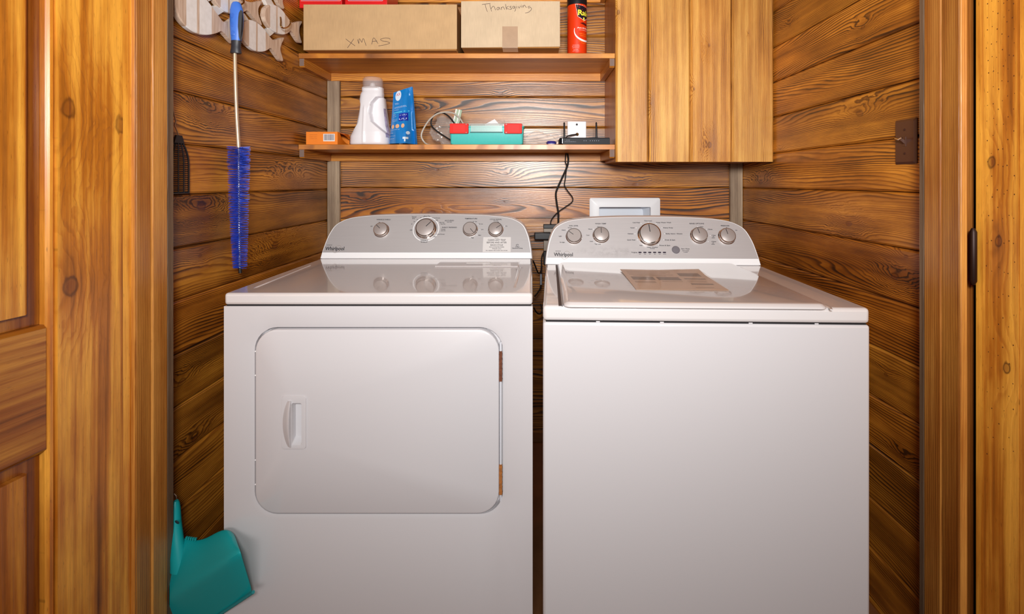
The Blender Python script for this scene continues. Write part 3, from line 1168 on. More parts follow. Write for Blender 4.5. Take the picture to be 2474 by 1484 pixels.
def wf(u, v):
    """pixel -> x,z on the washer's front plane"""
    Mi = wsh.M.inverted()
    o_ = Mi @ Vector((0, 0, CZ)); p_ = Mi @ at(u, v, 1.0)
    d_ = p_ - o_
    t_ = -o_.y / d_.y
    q_ = o_ + d_ * t_
    return q_.x, q_.z


wsh.ZT = .9135
ZW = wf(1700, 781)[1]
bm = bmesh.new()
bx(bm, 0, WW, 0, WD, .02, ZW - .0013)
wsh.part('cabinet', bm, M_WHITE, bevel=.006, seg=3)
wsh.part('base', box(.03, WW - .03, .03, WD - .03, 0, .0195), M_GAP)
wsh.part('top_gap', box(.006, WW - .006, .004, WD - .006, ZW - .0012, ZW + .0012), M_GAP)
for u in (1445, 1600, 1815, 1975):
    x, z = wf(u, 780)
    wsh.part('spacer', box(x - .004, x + .004, .0030, .0039, ZW - .0012, ZW + .0012), M_WHITE)
wt = wsh.part('top_panel', box(0, WW, 0, WD, ZW + .0013, wsh.ZT), M_WTOP, bevel=.008, seg=3)
zt = wsh.ZT
# lid: raised slab, with the dark hinge slot along its left side
A_ = top_pt(wsh, 1362, 733, zt + .009); B_ = top_pt(wsh, 2002, 737, zt + .009)
lx0, lx1, ly0, ly1 = A_.x, B_.x, (A_.y + B_.y) / 2, wsh.yb - .006
bm = bmesh.new()
out = [(x, y) for x, y in rrect(lx0, lx1, ly0, ly1, .016, 5)]
inn = [(x, y) for x, y in rrect(lx0 + .006, lx1 - .006, ly0 + .006, ly1 - .004, .012, 5)]
inn2 = [(x, y) for x, y in rrect(lx0 + .010, lx1 - .010, ly0 + .010, ly1 - .008, .010, 5)]
loft(bm, [[(x, y, zt + .0002) for x, y in out], [(x, y, zt + .004) for x, y in out], [(x, y, zt + .0085) for x, y in inn], [(x, y, zt + .0095) for x, y in inn2]], True, True, True)
lid = wsh.part('lid', bm, M_WTOP, smooth=True)
bm = bmesh.new()
p, q = top_pt(wsh, 1347, 655, zt), top_pt(wsh, 1355, 727, zt)
bx(bm, lx0 - .0105, lx0 - .0035, ly0 + .012, ly1 - .004, zt + .0001, zt + .0007)
wsh.part('lid_slot', bm, plain('lid_slot_shadow_gap', (74, 62, 60), .6), lid)
bm = bmesh.new()
tube(bm, [(lx0 - .0025, ly0 + .008, zt + .002), (lx0 - .0025, ly1 - .004, zt + .002)], .0016, 8)
wsh.part('lid_hinge_rod', bm, M_STEEL, lid, smooth=True)
bm = bmesh.new()
pts = [(lx1 + .010, ly1 - .03), (lx1 + .010, ly0 + .016), (lx1 + .004, ly0 - .001)]
tube(bm, [(x, y, zt) for x, y in pts], [.004, .004, .003], 10)
for v_ in bm.verts:
    v_.co.z = zt - .0004 + (v_.co.z - zt) * .5
wsh.part('ridge', bm, M_WTOP, wt, smooth=True)

# label sheet lying on the lid
zl_ = zt + .0099
q4 = [top_pt(wsh, u, v, zl_) for u, v in ((1537, 700.5), (1762, 703), (1688, 655.5), (1498, 651.5))]
e1 = q4[1] - q4[0]; e2 = q4[3] - q4[0]


def lp(a, b, z=0):
    """bilinear on the sheet"""
    p = (q4[0] * (1 - a) + q4[1] * a) * (1 - b) + (q4[3] * (1 - a) + q4[2] * a) * b
    curl = .006 * max(0, b - .75) * 4 * max(0, a - .45) * 1.6
    return (p.x, p.y, zl_ + z + curl)


bm = bmesh.new()
n = 8
g1 = [[bm.verts.new(lp(i / n, j / n, .0004)) for i in range(n + 1)] for j in range(n + 1)]
for j in range(n):
    for i in range(n):
        bm.faces.new((g1[j][i], g1[j][i + 1], g1[j + 1][i + 1], g1[j + 1][i]))
sheet = obj('label_sheet', bm, plain('tan_label_paper', (206, 174, 150), .4, var=.06), None, wsh.M)
sm = sheet.modifiers.new('thickness', 'SOLIDIFY'); sm.thickness = .0004; sm.offset = 1
tag(sheet, 'tan printed instruction sheet in clear sleeve on washer lid', 'label sheet')


def lpatch(name, rects, mat, z):
    bm = bmesh.new()
    for (a0, a1, b0, b1) in rects:
        n = 4
        r0 = [bm.verts.new(lp(a0 + (a1 - a0) * i / n, b0, z)) for i in range(n + 1)]
        r1 = [bm.verts.new(lp(a0 + (a1 - a0) * i / n, b1, z)) for i in range(n + 1)]
        for i in range(n):
            bm.faces.new((r0[i], r0[i + 1], r1[i + 1], r1[i]))
    return obj(name, bm, mat, sheet, wsh.M)


_m = plain('brown_print', (104, 78, 70), .5, var=.15, vscale=120)
for _r in [(.06, .325, .44, .60), (.36, .63, .44, .60), (.67, .93, .66, .82), (.68, .93, .5, .55), (.68, .93, .24, .30)]:
    lpatch('printed_panel', [_r], _m, .0009)
_t = [(.06, .3, .30, .38), (.38, .62, .36, .39), (.06, .60, .70, .73), (.06, .58, .78, .81), (.06, .6, .86, .89), (.1, .5, .64, .67), (.68, .9, .40, .43), (.68, .9, .36, .38), (.68, .88, .1, .13)]
_m = plain('tan_print', (166, 134, 112), .5)
for _r in _t:
    lpatch('printed_line', [_r], _m, .0009)
lpatch('sleeve', [(0, 1, 0, 1)], M_SLEEVE, .0018)

con = wsh.console(M_PANEL2)
wsh.knob(1387, 568, 18.5, -52, con)
wsh.knob(1453, 565, 19, 0, con)
wsh.knob(1571, 563, 26.5, -4, con)
wsh.knob(1691, 566, 19.5, -12, con)
wsh.knob(1759, 568, 19.5, -10, con)
wsh.print([('SOIL LEVEL', 1386, 546.2, 2.9, 22), ('Normal', 1376.5, 550.8, 2), ('Heavy', 1361.5, 556.6, 2.6), ('Light', 1353.5, 571.4, 2.6), ('Ex Light', 1358.5, 586, 2.6),
           ('WASH TEMP', 1451, 541.2, 3, 27), ('Hot', 1445.5, 548.6, 2.4), ('Warm', 1426, 554.4, 2.6), ('Cool', 1420, 569, 2.6), ('Cold', 1428.5, 584, 2.6), ('Tap Cold', 1444, 590.3, 2.8),
           ('Normal', 1565.5, 534.3, 3.2, 18, .00006), ('Cold Wash', 1537, 538.6, 2.7), ('Casual', 1527.5, 551, 2.7), ('Delicate', 1523, 565.5, 2.8), ('Quick Wash', 1525, 580.5, 2.8), ('Soak', 1548.5, 593.5, 2.6),
           ('Clean Washer', 1576, 598.2, 2.6, 27), ('with affresh', 1576, 601.3, 1.7), ('Deep Water Wash', 1603, 538.5, 2.6, 36), ('Heavy Duty', 1613.5, 551, 2.7, 24), ('Bulky Items / Sheets', 1628, 565.5, 2.7, 40),
           ('Drain & Spin', 1618.5, 580.5, 2.7, 25), ('Rinse & Spin', 1606, 593.7, 2.7, 26), ('RINSE OPTIONS', 1683, 541, 3, 35), ('1 Rinse', 1694, 548.6, 2.2), ('2 Rinses', 1714.5, 554.8, 2.6),
           ('1 Rinse', 1723.5, 569.3, 2.4), ('with', 1723, 572.3, 1.7), ('softener', 1723, 575.3, 1.7), ('2 Rinses', 1724, 584.5, 2.4), ('with', 1722.5, 587.6, 1.7), ('softener', 1722.5, 590.6, 1.7),
           ('PRESOAK', 1751.5, 546.2, 3, 21), ('Off', 1754, 551, 2), ('On', 1778.5, 557, 2.5), ('Progress', 1532.5, 610.5, 2.6, 14), ('Start / Pause', 1655.5, 601.8, 2.8, 20),
           ('Hold 3 seconds', 1656, 606.6, 1.8), ('to cancel', 1656, 609.8, 1.8),
           ('Sense', 1546, 614.4, 1.4), ('Wash', 1558, 614.4, 1.4), ('Rinse', 1570, 614.4, 1.4), ('Spin', 1582, 614.4, 1.4), ('Done', 1593.5, 614.4, 1.4), ('Lid Lock', 1605.5, 614.4, 1.4)], con)
bm = bmesh.new()
for a, b in ((1370, 556), (1434, 554.5), (1548.5, 541), (1537, 551), (1534, 565.5), (1540, 580), (1554, 592), (1566, 537.5), (1585, 541), (1599.5, 551), (1606, 565.5), (1603.5, 580), (1590.5, 592), (1685, 548.5), (1708, 554.5), (1715.5, 570), (1710.5, 584.5), (1752.5, 551)):
    x, y = wsh.face(a, b)
    lathe(bm, [(.0012, .0014), (.0012, .0018)], 8, c=(x, y, 0))
wsh.cpart('setting_dots', bm, M_WPLAS, con)['kind'] = 'stuff'
for i in range(6):
    x, y = wsh.face(1546 + i * 11.8, 610.5)
    bm = bmesh.new()
    prism(bm, rrect(x - .005, x + .005, y - .0019, y + .0019, .0015, 3), .0014, .0022, 'z')
    wsh.cpart('indicator', bm, M_LED, con)
x, y = wsh.face(1632.5, 604.5)
bm = bmesh.new()
lathe(bm, [(.0128, .0014), (.0128, .0035), (.0108, .0055), (.0005, .0062)], 28, c=(x, y, 0))
wsh.cpart('start_button', bm, M_BTN, con, smooth=True)
wsh.brand(1361.5, 616, con)

# ==================================================================== BACK WALL FITTINGS
# laundry water outlet box
p0, p1 = at(1424.5, 478.5, YB - .01), at(1595, 528, YB - .01)
q0, q1 = at(1447.5, 500.5, YB - .01), at(1572, 528, YB - .01)
wb = thing('outlet_box', ((p0.x + p1.x) / 2, YB, .91), 'white recessed water outlet box showing above the washer', 'outlet box')
bm = bmesh.new()
k = 4
r0 = [(x, YB - .0005, z) for x, z in rrect(p0.x, p1.x, .90, p0.z, .008, k)]
r1 = [(x, YB - .009, z) for x, z in rrect(p0.x, p1.x, .90, p0.z, .008, k)]
r2 = [(x, YB - .011, z) for x, z in rrect(p0.x + .003, p1.x - .003, .903, p0.z - .003, .007, k)]
r3 = [(x, YB - .011, z) for x, z in rrect(q0.x, q1.x, .945, q0.z, .004, k)]
loft(bm, [r0, r1, r2, r3, [(x, YB + .01, z) for x, y, z in r3]], True, False, False)
obj('flange', bm, plain('outlet_box_plastic', (236, 238, 242), .4), wb, smooth=True)
bm = bmesh.new()
r5 = [(x, YB + .055, z) for x, z in rrect(q0.x + .004, q1.x - .02, .945, q0.z - .004, .02, k)]
loft(bm, [[(x, YB + .0105, z) for x, y, z in r3], r5], True, False, True)
obj('recess', bm, plain('outlet_box_inside', (214, 220, 230), .35), wb, smooth=True)
for i, t in enumerate((.3, .62)):
    bm = bmesh.new()
    x = q0.x + (q1.x - q0.x) * t
    lathe(bm, [(.009, .946), (.009, .985), (.013, .986), (.013, 1.0), (.006, 1.001)], 14, c=(x, YB + .022, 0))
    obj('valve', bm, plain('valve_brass', (150, 120, 70), .35, metal=1), wb, smooth=True)

# coax wall plate
p0, p1 = at(1371, 293, YB - .006), at(1416.5, 331, YB - .006)
zb = p0.z - .114
cw = thing('wall_plate', ((p0.x + p1.x) / 2, YB, zb), 'white wall plate with a cable socket behind the router', 'wall plate')
obj('plate', box(p0.x, p1.x, YB - .006, YB - .0004, zb, p0.z), plain('ivory_white_plate', (238, 236, 240), .35), cw, bevel=.003)
for nm, u, v, r, mt in (('screw', 1393.5, 301, .0045, M_BLACK), ('socket', 1394, 325, .007, plain('brass_socket', (170, 132, 60), .3, metal=1))):
    c = at(u, v, YB - .007)
    bm = bmesh.new()
    lathe(bm, [(r, 0), (r, .004 if nm == 'screw' else .010), (r * .6, .005 if nm == 'screw' else .012)], 14)
    obj(nm, bm, mt, cw, T(Vector((c.x, YB - .0061, c.z))) @ RX(PI / 2), smooth=True)

# light switch on the right wall
zc = (CZ - (341 - VY) * 1.24 / F)
ya, yb_ = XR * F / (2164 - VX) - .002, XR * F / (2219 - VX) + .002
yc, hw = (ya + yb_) / 2, (ya - yb_) / 2
MS = mat4((0, -1, 0), (0, 0, 1), (-1, 0, 0), (XR, yc, zc))
sw = bpy.data.objects.new('light_switch', None); link(sw, None, MS)
tag(sw, 'brown toggle light switch on plank wall by right jamb', 'light switch')
M_BRN = plain('brown_switch_plastic', (92, 56, 42), .32)
bm = bmesh.new()
hh = .057
loft(bm, [[(x, y, .0004) for x, y in rrect(-hw, hw, -hh, hh, .003, 3)], [(x, y, .002) for x, y in rrect(-hw, hw, -hh, hh, .003, 3)],
          [(x, y, .006) for x, y in rrect(-hw + .006, hw - .006, -hh + .006, hh - .006, .002, 3)]])
obj('plate', bm, M_BRN, sw, MS)
for s_ in (-1, 1):
    bm = bmesh.new(); lathe(bm, [(.003, .006), (.0028, .0075), (.0005, .0078)], 10, c=(0, s_ * .030, 0))
    obj('screw', bm, plain('switch_screw', (70, 38, 30), .4), sw, MS, smooth=True)
bm = bmesh.new()
bx(bm, -.005, .005, -.012, .012, .006, .0075)
obj('toggle_collar', bm, M_BRN, sw, MS)
bm = bmesh.new()
loft(bm, [[(-.0035, -.006, .0076), (.0035, -.006, .0076), (.0035, .004, .0076), (-.0035, .004, .0076)], [(-.003, .004, .02), (.003, .004, .02), (.003, .010, .02), (-.003, .010, .02)]])
tg = obj('toggle', bm, M_BRN, sw, MS)
for s_ in (-1, 1):
    bm = bmesh.new()
    tube(bm, [(0, .005, .021), (s_ * .012, .009, .021)], [.0026, .0018], 8)
    obj('toggle_wing', bm, M_CHROME, tg, MS, smooth=True)

# ==================================================================== THINGS ON THE TOP SHELF
def carton(name, u0, u1, vb, vt, depth, card, label, tape=None):
    d = (ZS1 - CZ) * F / (VY - vb)
    a, b = at(u0, vb, d), at(u1, vt, d)
    root = thing(name, ((a.x + b.x) / 2, d + depth / 2, ZS1), label, 'cardboard box')
    z0 = ZS1 + .0006
    bm = bmesh.new()
    bx(bm, a.x + .0015, b.x - .0015, d + .003, d + depth, z0, b.z)
    bd = obj('body', bm, M_CARDSIDE, root, bevel=.002)
    bm = bmesh.new()
    bx(bm, 0, b.x - a.x, 0, .0025, 0, b.z - z0 - .001)
    for v in bm.verts:   # slightly crushed lower edge
        if v.co.z < .01 and v.co.x > .1:
            v.co.z += .004
    obj('front_panel', bm, card, bd, T(Vector((a.x, d, z0 + .0008))), bevel=.0008)
    return root, bd, d, a, b


def strokes(name, polys, off, sc, d, parent, r=.00085):
    bm = bmesh.new()
    for pl_ in polys:
        pts = [at(off[0] + x / sc, off[1] + y / sc, d - .0005) for x, y in pl_]
        if len(pts) > 2:
            pts = spline(pts, 4)
        tube(bm, pts, r, 5)
    for v in bm.verts:
        v.co.y = d - .0004 + (v.co.y - (d - .0005)) * .3
    o = obj(name, bm, M_PEN, parent)
    o['kind'] = 'stuff'
    return o


rt, bd, d, a, b = carton('cardboard_box', 733, 1104, 122, 10.5, .26, M_CARD, 'long brown cardboard box marked XMAS on the shelf')
XTOP = b.z
strokes('handwriting', [[(670, 465), (700, 490), (780, 548)], [(765, 465), (735, 510), (690, 573)], [(808, 472), (826, 522)], [(826, 522), (832, 462), (862, 507)], [(862, 507), (880, 460), (913, 547)],
                        [(980, 530), (1003, 452), (1055, 520)], [(985, 497), (1045, 490)],
                        [(1200, 472), (1190, 460), (1140, 455), (1085, 470), (1110, 490), (1170, 500), (1195, 515), (1150, 533), (1060, 550)]], (700, 0), 4.948, d, bd)
rt, bd, d, a, b = carton('cardboard_box', 1114, 1353, 116, 2.5, .27, M_CARD2, 'shorter pale cardboard box marked Thanksgiving beside the spray can')
strokes('handwriting', [[(475, 62), (590, 45)], [(515, 55), (530, 110), (548, 160)], [(580, 55), (590, 100), (605, 155)], [(597, 120), (625, 85), (645, 100), (658, 138)],
                        [(708, 100), (685, 102), (678, 125), (697, 133), (709, 102), (722, 133)], [(735, 95), (742, 135)], [(738, 112), (758, 92), (772, 105), (780, 130)],
                        [(795, 55), (800, 90), (808, 130)], [(835, 85), (803, 110), (845, 125)], [(875, 85), (852, 92), (872, 108), (878, 122), (850, 128)],
                        [(917, 86), (895, 88), (893, 108), (913, 110), (920, 88), (930, 135), (918, 155)], [(940, 85), (948, 115)], [(936, 65), (938, 68)], [(962, 85), (982, 110), (997, 78)],
                        [(1012, 75), (1018, 105)], [(1009, 58), (1011, 61)], [(1030, 75), (1037, 103)], [(1035, 88), (1050, 70), (1062, 82), (1080, 105)],
                        [(1130, 85), (1102, 90), (1110, 110), (1133, 100), (1148, 125), (1110, 165), (1062, 178)]], (1080, 0), 5.623, d, bd)
p, q = at(1213.5, 110, d), at(1251, 64, d)
zz0 = ZS1 + .0006
bm = bmesh.new()
bx(bm, p.x, q.x, d - .0009, d - .0004, zz0 + .003, q.z)
bx(bm, p.x, q.x, d - .0009, d + .06, zz0 - .0004, zz0 + .003)
obj('packing_tape', bm, M_TAPE, bd)

# red boxes on the long box
M_RED = plain('glossy_red_card', (222, 32, 34), .3, var=.06, vscale=12)
M_MAG = plain('magenta_print', (176, 30, 86), .35, var=.2, vscale=8)
for i, (u0, u1, lab) in enumerate(((721.5, 826, 'red printed gift box on the long carton, next to wall'), (833.5, 935, 'red printed gift box on the long carton, away from wall'))):
    d = (XTOP - CZ) * F / (VY - 20)
    a, b = at(u0, 20, d), at(u1, 20, d)
    x0 = max(a.x, XL + .002)
    z0 = XTOP + .0015
    rt = thing('gift_box', ((x0 + b.x) / 2, d + .08, z0), lab, 'gift box', 'red boxes on the long carton')
    bd = obj('body', box(x0, b.x, d, d + .16, z0, z0 + .11), M_RED, rt, bevel=.0015)
    bm = bmesh.new()
    zf = at(0, 2.5, d).z
    if i == 0:
        bx(bm, x0 + .006, b.x - .004, d - .0006, d - .0002, zf, zf + .0016)
        bx(bm, b.x - .0056, b.x - .004, d - .0006, d - .0002, zf, z0 + .1)
    else:
        bx(bm, x0 + .012, b.x - .016, d - .0006, d - .0002, zf, zf + .0016)
        bx(bm, x0 + .012, x0 + .0136, d - .0006, d - .0002, zf, z0 + .1)
        bx(bm, b.x - .0176, b.x - .016, d - .0006, d - .0002, zf, z0 + .1)
    obj('white_border', bm, plain('white_border_print', (244, 220, 216), .4), bd)
    bm = bmesh.new()
    bx(bm, x0 + .015, b.x - .018, d - .0005, d - .0001, zf + .002, z0 + .1)
    obj('print_panel', bm, M_MAG, bd)

# spray can
ct = at(1394, 126, YS + .045)
cr = 23.4 * (YS + .045) / F
can = thing('spray_can', (ct.x, ct.y, ZS1), 'red and orange insect spray can beside the cabinet', 'spray can')
H0 = at(0, 6, ct.y - cr).z - ZS1
g = G('orange_red_can_paint')
n_ = g.n('ShaderNodeTexCoord').outputs['Normal']
xx, yy, zz_ = g.sep(n_)
g.set(col=lin((226, 58, 14)), rough=.35, coat=.3)
M_CAN = g.m
bm = bmesh.new()
lathe(bm, [(cr * .9, .0006), (cr, .004), (cr, H0 - .008), (cr * .97, H0)], 40)
MC = T(Vector((ct.x, ct.y, ZS1)))
bd = obj('can_body', bm, M_CAN, can, MC, smooth=True)
bm = bmesh.new()
lathe(bm, [(cr * 1.02, H0 - .004), (cr * 1.02, H0 + .03), (cr * .8, H0 + .055), (cr * .5, H0 + .062)], 40)
obj('cap', bm, M_BLACK, can, MC, smooth=True)


def wrap(bm, a0, rr=1.003):
    """bend flat art (x along the girth, y up) round the can"""
    for v in bm.verts:
        a = -PI / 2 + a0 + v.co.x * 1.36 / cr
        v.co = Vector((cr * rr * math.cos(a), cr * rr * math.sin(a), v.co.y))


def flat(bm, polys, sub=.004):
    for pl_ in polys:
        vs = [bm.verts.new((x, y, 0)) for x, y in pl_]
        bm.faces.new(vs)
    bmesh.ops.triangulate(bm, faces=bm.faces[:])
    for _ in range(3):
        es = [e_ for e_ in bm.edges if abs(e_.verts[0].co.x - e_.verts[1].co.x) > .006]
        if es:
            bmesh.ops.subdivide_edges(bm, edges=es, cuts=1)
            bmesh.ops.triangulate(bm, faces=bm.faces[:])


pxm = (ct.y - cr) / F
A0 = math.radians(40)      # the label's middle is turned away to the right
def cv(v): return at(0, v, ct.y - cr).z - ZS1
art = []
bm = bmesh.new(); flat(bm, [[(-.028, cv(9)), (.028, cv(15)), (.024, cv(38)), (.0, cv(49)), (-.021, cv(40))]]); wrap(bm, A0, 1.002); art.append(('shield_border', bm, plain('shield_border_print', (240, 200, 190), .4)))
bm = bmesh.new(); flat(bm, [[(-.0262, cv(11)), (.0262, cv(16.5)), (.0225, cv(37.5)), (.0, cv(47.2)), (-.0195, cv(39.5))]]); wrap(bm, A0, 1.006); art.append(('shield', bm, plain('black_shield_print', (26, 22, 34), .35)))
bm = bmesh.new(); text_bm(bm, 'Raid', .0235, T(Vector((.001, cv(30.5), 0))) @ Matrix.Diagonal((.9, 1.25, 1, 1)), bold=.0007, width=.047); wrap(bm, A0, 1.014); art.append(('brand_lettering', bm, plain('yellow_print', (246, 238, 70), .4)))
bm = bmesh.new(); flat(bm, [[(-.004, cv(41)), (.003, cv(41)), (.0005, cv(45)), (.003, cv(45)), (-.003, cv(51)), (-.001, cv(46.5)), (-.003, cv(46.5))]]); wrap(bm, A0, 1.014); art.append(('lightning_bolt', bm, plain('yellow_bolt_print', (246, 238, 90), .4)))
bm = bmesh.new()
arc_o, arc_i = [], []
for i in range(19):
    a = math.radians(165 + i * 9.5)
    arc_o.append((.002 + .0335 * math.cos(a), cv(74) + .042 * math.sin(a)))
    ww = .0025 + .0035 * math.sin(PI * i / 18)
    arc_i.append((.002 + (.0335 - ww * .6) * math.cos(a), cv(74) + (.042 - ww * 1.3) * math.sin(a)))
flat(bm, [[arc_o[i], arc_o[i + 1], arc_i[i + 1], arc_i[i]] for i in range(18)]); wrap(bm, A0, 1.008); art.append(('white_swirl', bm, plain('white_swirl_print', (244, 238, 240), .4)))
bm = bmesh.new()
text_bm(bm, 'Ant & Roach', .0078, T(Vector((.001, cv(67), 0))), bold=.0002, width=.046)
text_bm(bm, 'KILLS BUGS DEAD!', .0032, T(Vector((.001, cv(72), 0))), width=.036)
for i, v in enumerate((108, 110, 112, 114, 116)):
    text_bm(bm, 'KEEP OUT OF REACH OF CHILDREN', .0018, T(Vector((-.026, cv(v), 0))), width=.019 + .002 * (i % 3))
text_bm(bm, 'CAUTION', .003, T(Vector((-.0265, cv(120), 0))), width=.014)
text_bm(bm, 'NET WT. 17.5 OZ', .0024, T(Vector((-.0265, cv(123), 0))), width=.018)
wrap(bm, A0, 1.012); art.append(('white_lettering', bm, plain('white_can_print', (246, 226, 220), .4)))
bm = bmesh.new()
text_bm(bm, 'Kills on contact', .0042, T(Vector((.001, cv(81), 0))), width=.032)
text_bm(bm, 'Works in seconds', .0042, T(Vector((.002, cv(85.5), 0))), width=.03)
text_bm(bm, 'Fragrance free', .004, T(Vector((.0, cv(99), 0))), width=.034)
text_bm(bm, 'long lasting', .0036, T(Vector((.002, cv(103), 0))), width=.024)
wrap(bm, A0, 1.012); art.append(('orange_lettering', bm, plain('orange_can_print', (252, 176, 40), .4)))
bm = bmesh.new(); flat(bm, [[(-.014, cv(55.5)), (-.004, cv(53)), (.012, cv(55)), (.016, cv(58)), (.006, cv(60)), (-.006, cv(57.5))]]); wrap(bm, A0, 1.01); art.append(('insect_print', bm, plain('dark_red_print', (92, 16, 20), .4)))
for nm, bm, mt in art:
    o = obj(nm, bm, mt, bd, MC)
    if 'lettering' in nm and nm != 'brand_lettering':
        o['kind'] = 'stuff'

# ==================================================================== THINGS ON THE LOWER SHELF
# orange carton lying at the wall end
d = YS + .012
a, b = at(739.5, 349, d), at(815.5, 318.5, d)
z0 = ZS2 + .0006
ob = thing('small_carton', ((a.x + b.x) / 2, d + .07, ZS2), 'orange carton with a barcode and torn open end on the shelf', 'carton')
M_ORG = plain('orange_card', (240, 132, 30), .45, var=.05, vscale=15)
bm = bmesh.new()
xa, xb, za, zb_ = max(a.x, XL + .003), b.x, z0, b.z
yb2 = d + .13
vs = [bm.verts.new(p) for p in ((xa, d, za), (xb, d, za), (xb, yb2, za), (xa, yb2, za), (xa, d, zb_), (xb, d, zb_), (xb, yb2, zb_), (xa, yb2, zb_))]
for f_ in ((0, 3, 2, 1), (4, 5, 6, 7), (0, 1, 5, 4), (2, 3, 7, 6), (3, 0, 4, 7)):
    bm.faces.new([vs[i] for i in f_])
# torn end wall: lower piece and sagging flap
e = [bm.verts.new(p) for p in ((xb, d + .02, za), (xb, d + .02, zb_), (xb, d + .045, za + .026), (xb, d + .045, za), (xb, d + .09, za + .012), (xb, yb2, za + .008))]
bm.faces.new((vs[1], e[0], e[1], vs[5])); bm.faces.new((e[0], e[3], e[2], e[1])); bm.faces.new((e[3], vs[2], e[5], e[4], e[2]))
body = obj('body', bm, M_ORG, ob)
sm = body.modifiers.new('thickness', 'SOLIDIFY'); sm.thickness = .0008; sm.offset = -1
bm = bmesh.new()
n = 6
r0 = [Vector((xb - .004, d + .024 + (yb2 - d - .026) * i / n, zb_ - .0005)) for i in range(n + 1)]
r1 = [Vector((xb + .016 + .004 * math.sin(i * 1.7), d + .03 + (yb2 - d - .03) * i / n, zb_ - .006 - .022 * (i / n) ** .7)) for i in range(n + 1)]
V0 = [bm.verts.new(p) for p in r0]; V1 = [bm.verts.new(p) for p in r1]
for i in range(n):
    bm.faces.new((V0[i], V0[i + 1], V1[i + 1], V1[i]))
fl = obj('torn_flap', bm, M_ORG, ob)
sm = fl.modifiers.new('thickness', 'SOLIDIFY'); sm.thickness = .0006
bm = bmesh.new(); bx(bm, xa + .004, xb - .004, d + .002, yb2 - .002, za + .001, za + .006)
obj('dark_inside', bm, M_BLACK, ob)
p, q = at(781, 341.5, d), at(809, 323.5, d)
bm = bmesh.new(); bx(bm, p.x, q.x, d - .0005, d - .0001, p.z, q.z)
lb = obj('barcode_label', bm, plain('white_label', (236, 228, 222), .5), body)
bm = bmesh.new()
R5 = random.Random(3); x = p.x + .003
while x < q.x - .004:
    w_ = R5.choice((.0006, .001, .0016)); bx(bm, x, x + w_, d - .0008, d - .0006, p.z + .004, q.z - .002); x += w_ + R5.choice((.0008, .0014))
obj('barcode', bm, plain('barcode_ink', (92, 84, 104), .5), lb)
bm = bmesh.new()
for v, tx in ((326, 'MADE FOR HOME USE'), (331, 'KEEP DRY'), (335.5, 'CONTENTS 12 PCS')):
    c = at(757, v, d)
    text_bm(bm, tx, .0034, T(Vector((c.x, d - .0004, c.z))) @ FRONT, width=.03)
obj('lettering', bm, plain('dark_orange_print', (150, 72, 20), .5), body)['kind'] = 'stuff'

# detergent bottle
d = YS + .075
z0 = ZS2 + .0006
cx = at(896, 0, d).x
bt = thing('detergent_bottle', (cx, d, ZS2), 'white plastic detergent bottle with clear cap on the shelf', 'bottle')
M_BOT = plain('white_bottle_plastic', (234, 232, 236), .35, sss=0.0)


def bz(v): return at(0, v, d - .04).z
secs = [(349, 850, 940, .050), (346, 849, 942, .053), (328, 850, 942, .053), (318, 855, 940, .052), (300, 859, 935, .048), (280, 863, 932, .044), (258, 867, 929, .041),
        (240, 871, 927, .038), (232, 872, 926, .036), (224, 873, 927, .034), (217.5, 877, 926, .031), (216.5, 876, 926, .031), (208.5, 876, 926, .031), (207, 879, 923, .029)]


def lerp_tab(tab, x):
    for (a0_, b0_), (a1_, b1_) in zip(tab, tab[1:]):
        if min(a0_, a1_) <= x <= max(a0_, a1_):
            return b0_ + (b1_ - b0_) * (x - a0_) / (a1_ - a0_)
    return None


SL = [(235, 866), (240, 873.5), (251, 876.8), (275, 876), (296.6, 873), (308, 865), (317.6, 858), (328, 848)]
SR = [(231, 930), (233, 914), (247.6, 902.5), (272, 899.5), (293, 904), (304, 916), (316, 930), (328, 944)]


def sst(x): x = max(0.0, min(1.0, x)); return x * x * (3 - 2 * x)


rings = []
N = 200
vv = 349.0
levels = []
while vv > 207:
    levels.append(vv); vv -= 1.0 if 226 < vv < 334 else 3.5
levels += [217.5, 216.5, 208.5, 207]
levels = sorted(set(levels), reverse=True)
for v in levels:
    u0, u1, dep = [lerp_tab([(q_[0], q_[k_]) for q_ in secs], v) for k_ in (1, 2, 3)]
    z = max(bz(v), z0)
    x0, x1 = at(u0, 0, d).x, at(u1, 0, d).x
    c, hw_ = (x0 + x1) / 2, (x1 - x0) / 2
    rg = []
    for i in range(N):
        t = 2 * PI * i / N
        s_, c2 = math.sin(t), math.cos(t)
        ex = .7
        xx = hw_ * math.copysign(abs(c2) ** ex, c2)
        yy = dep * math.copysign(abs(s_) ** ex, s_)
        u = VX + (c + xx) * F / d
        if yy < .3 * dep:
            l_, r_ = lerp_tab(SL, v), lerp_tab(SR, v)
            if l_ is not None:
                yy += .024 * sst((l_ - u + 1) / 4.5)
            if r_ is not None:
                yy += .026 * sst((u - r_ + 1) / 4.5)
            if 250 < v < 347:
                q_ = (u - 888) / 2.2
                yy -= .0035 * math.exp(-q_ * q_) * sst((v - 250) / 15)
        rg.append((c + xx, d + yy, z))
    rings.append(rg)
bm = bmesh.new()
loft(bm, rings, True, True, True)
bo = obj('bottle_body', bm, M_BOT, bt, smooth=True)
bo.data.set_sharp_from_angle(angle=math.radians(70))
bm = bmesh.new()
rc = (at(925, 0, d).x - at(877, 0, d).x) / 2
c2x = (at(925, 0, d).x + at(877, 0, d).x) / 2
lathe(bm, [(rc, bz(212)), (rc, bz(190)), (rc * .97, bz(186.5)), (rc * .86, bz(184)), (rc * .8, bz(184.5)), (rc * .9, bz(188)), (rc * .93, bz(191)), (rc * .94, bz(211))], 36, False, False, c=(c2x, d, 0))
obj('cap', bm, M_CAP, bt, smooth=True)
bm = bmesh.new()
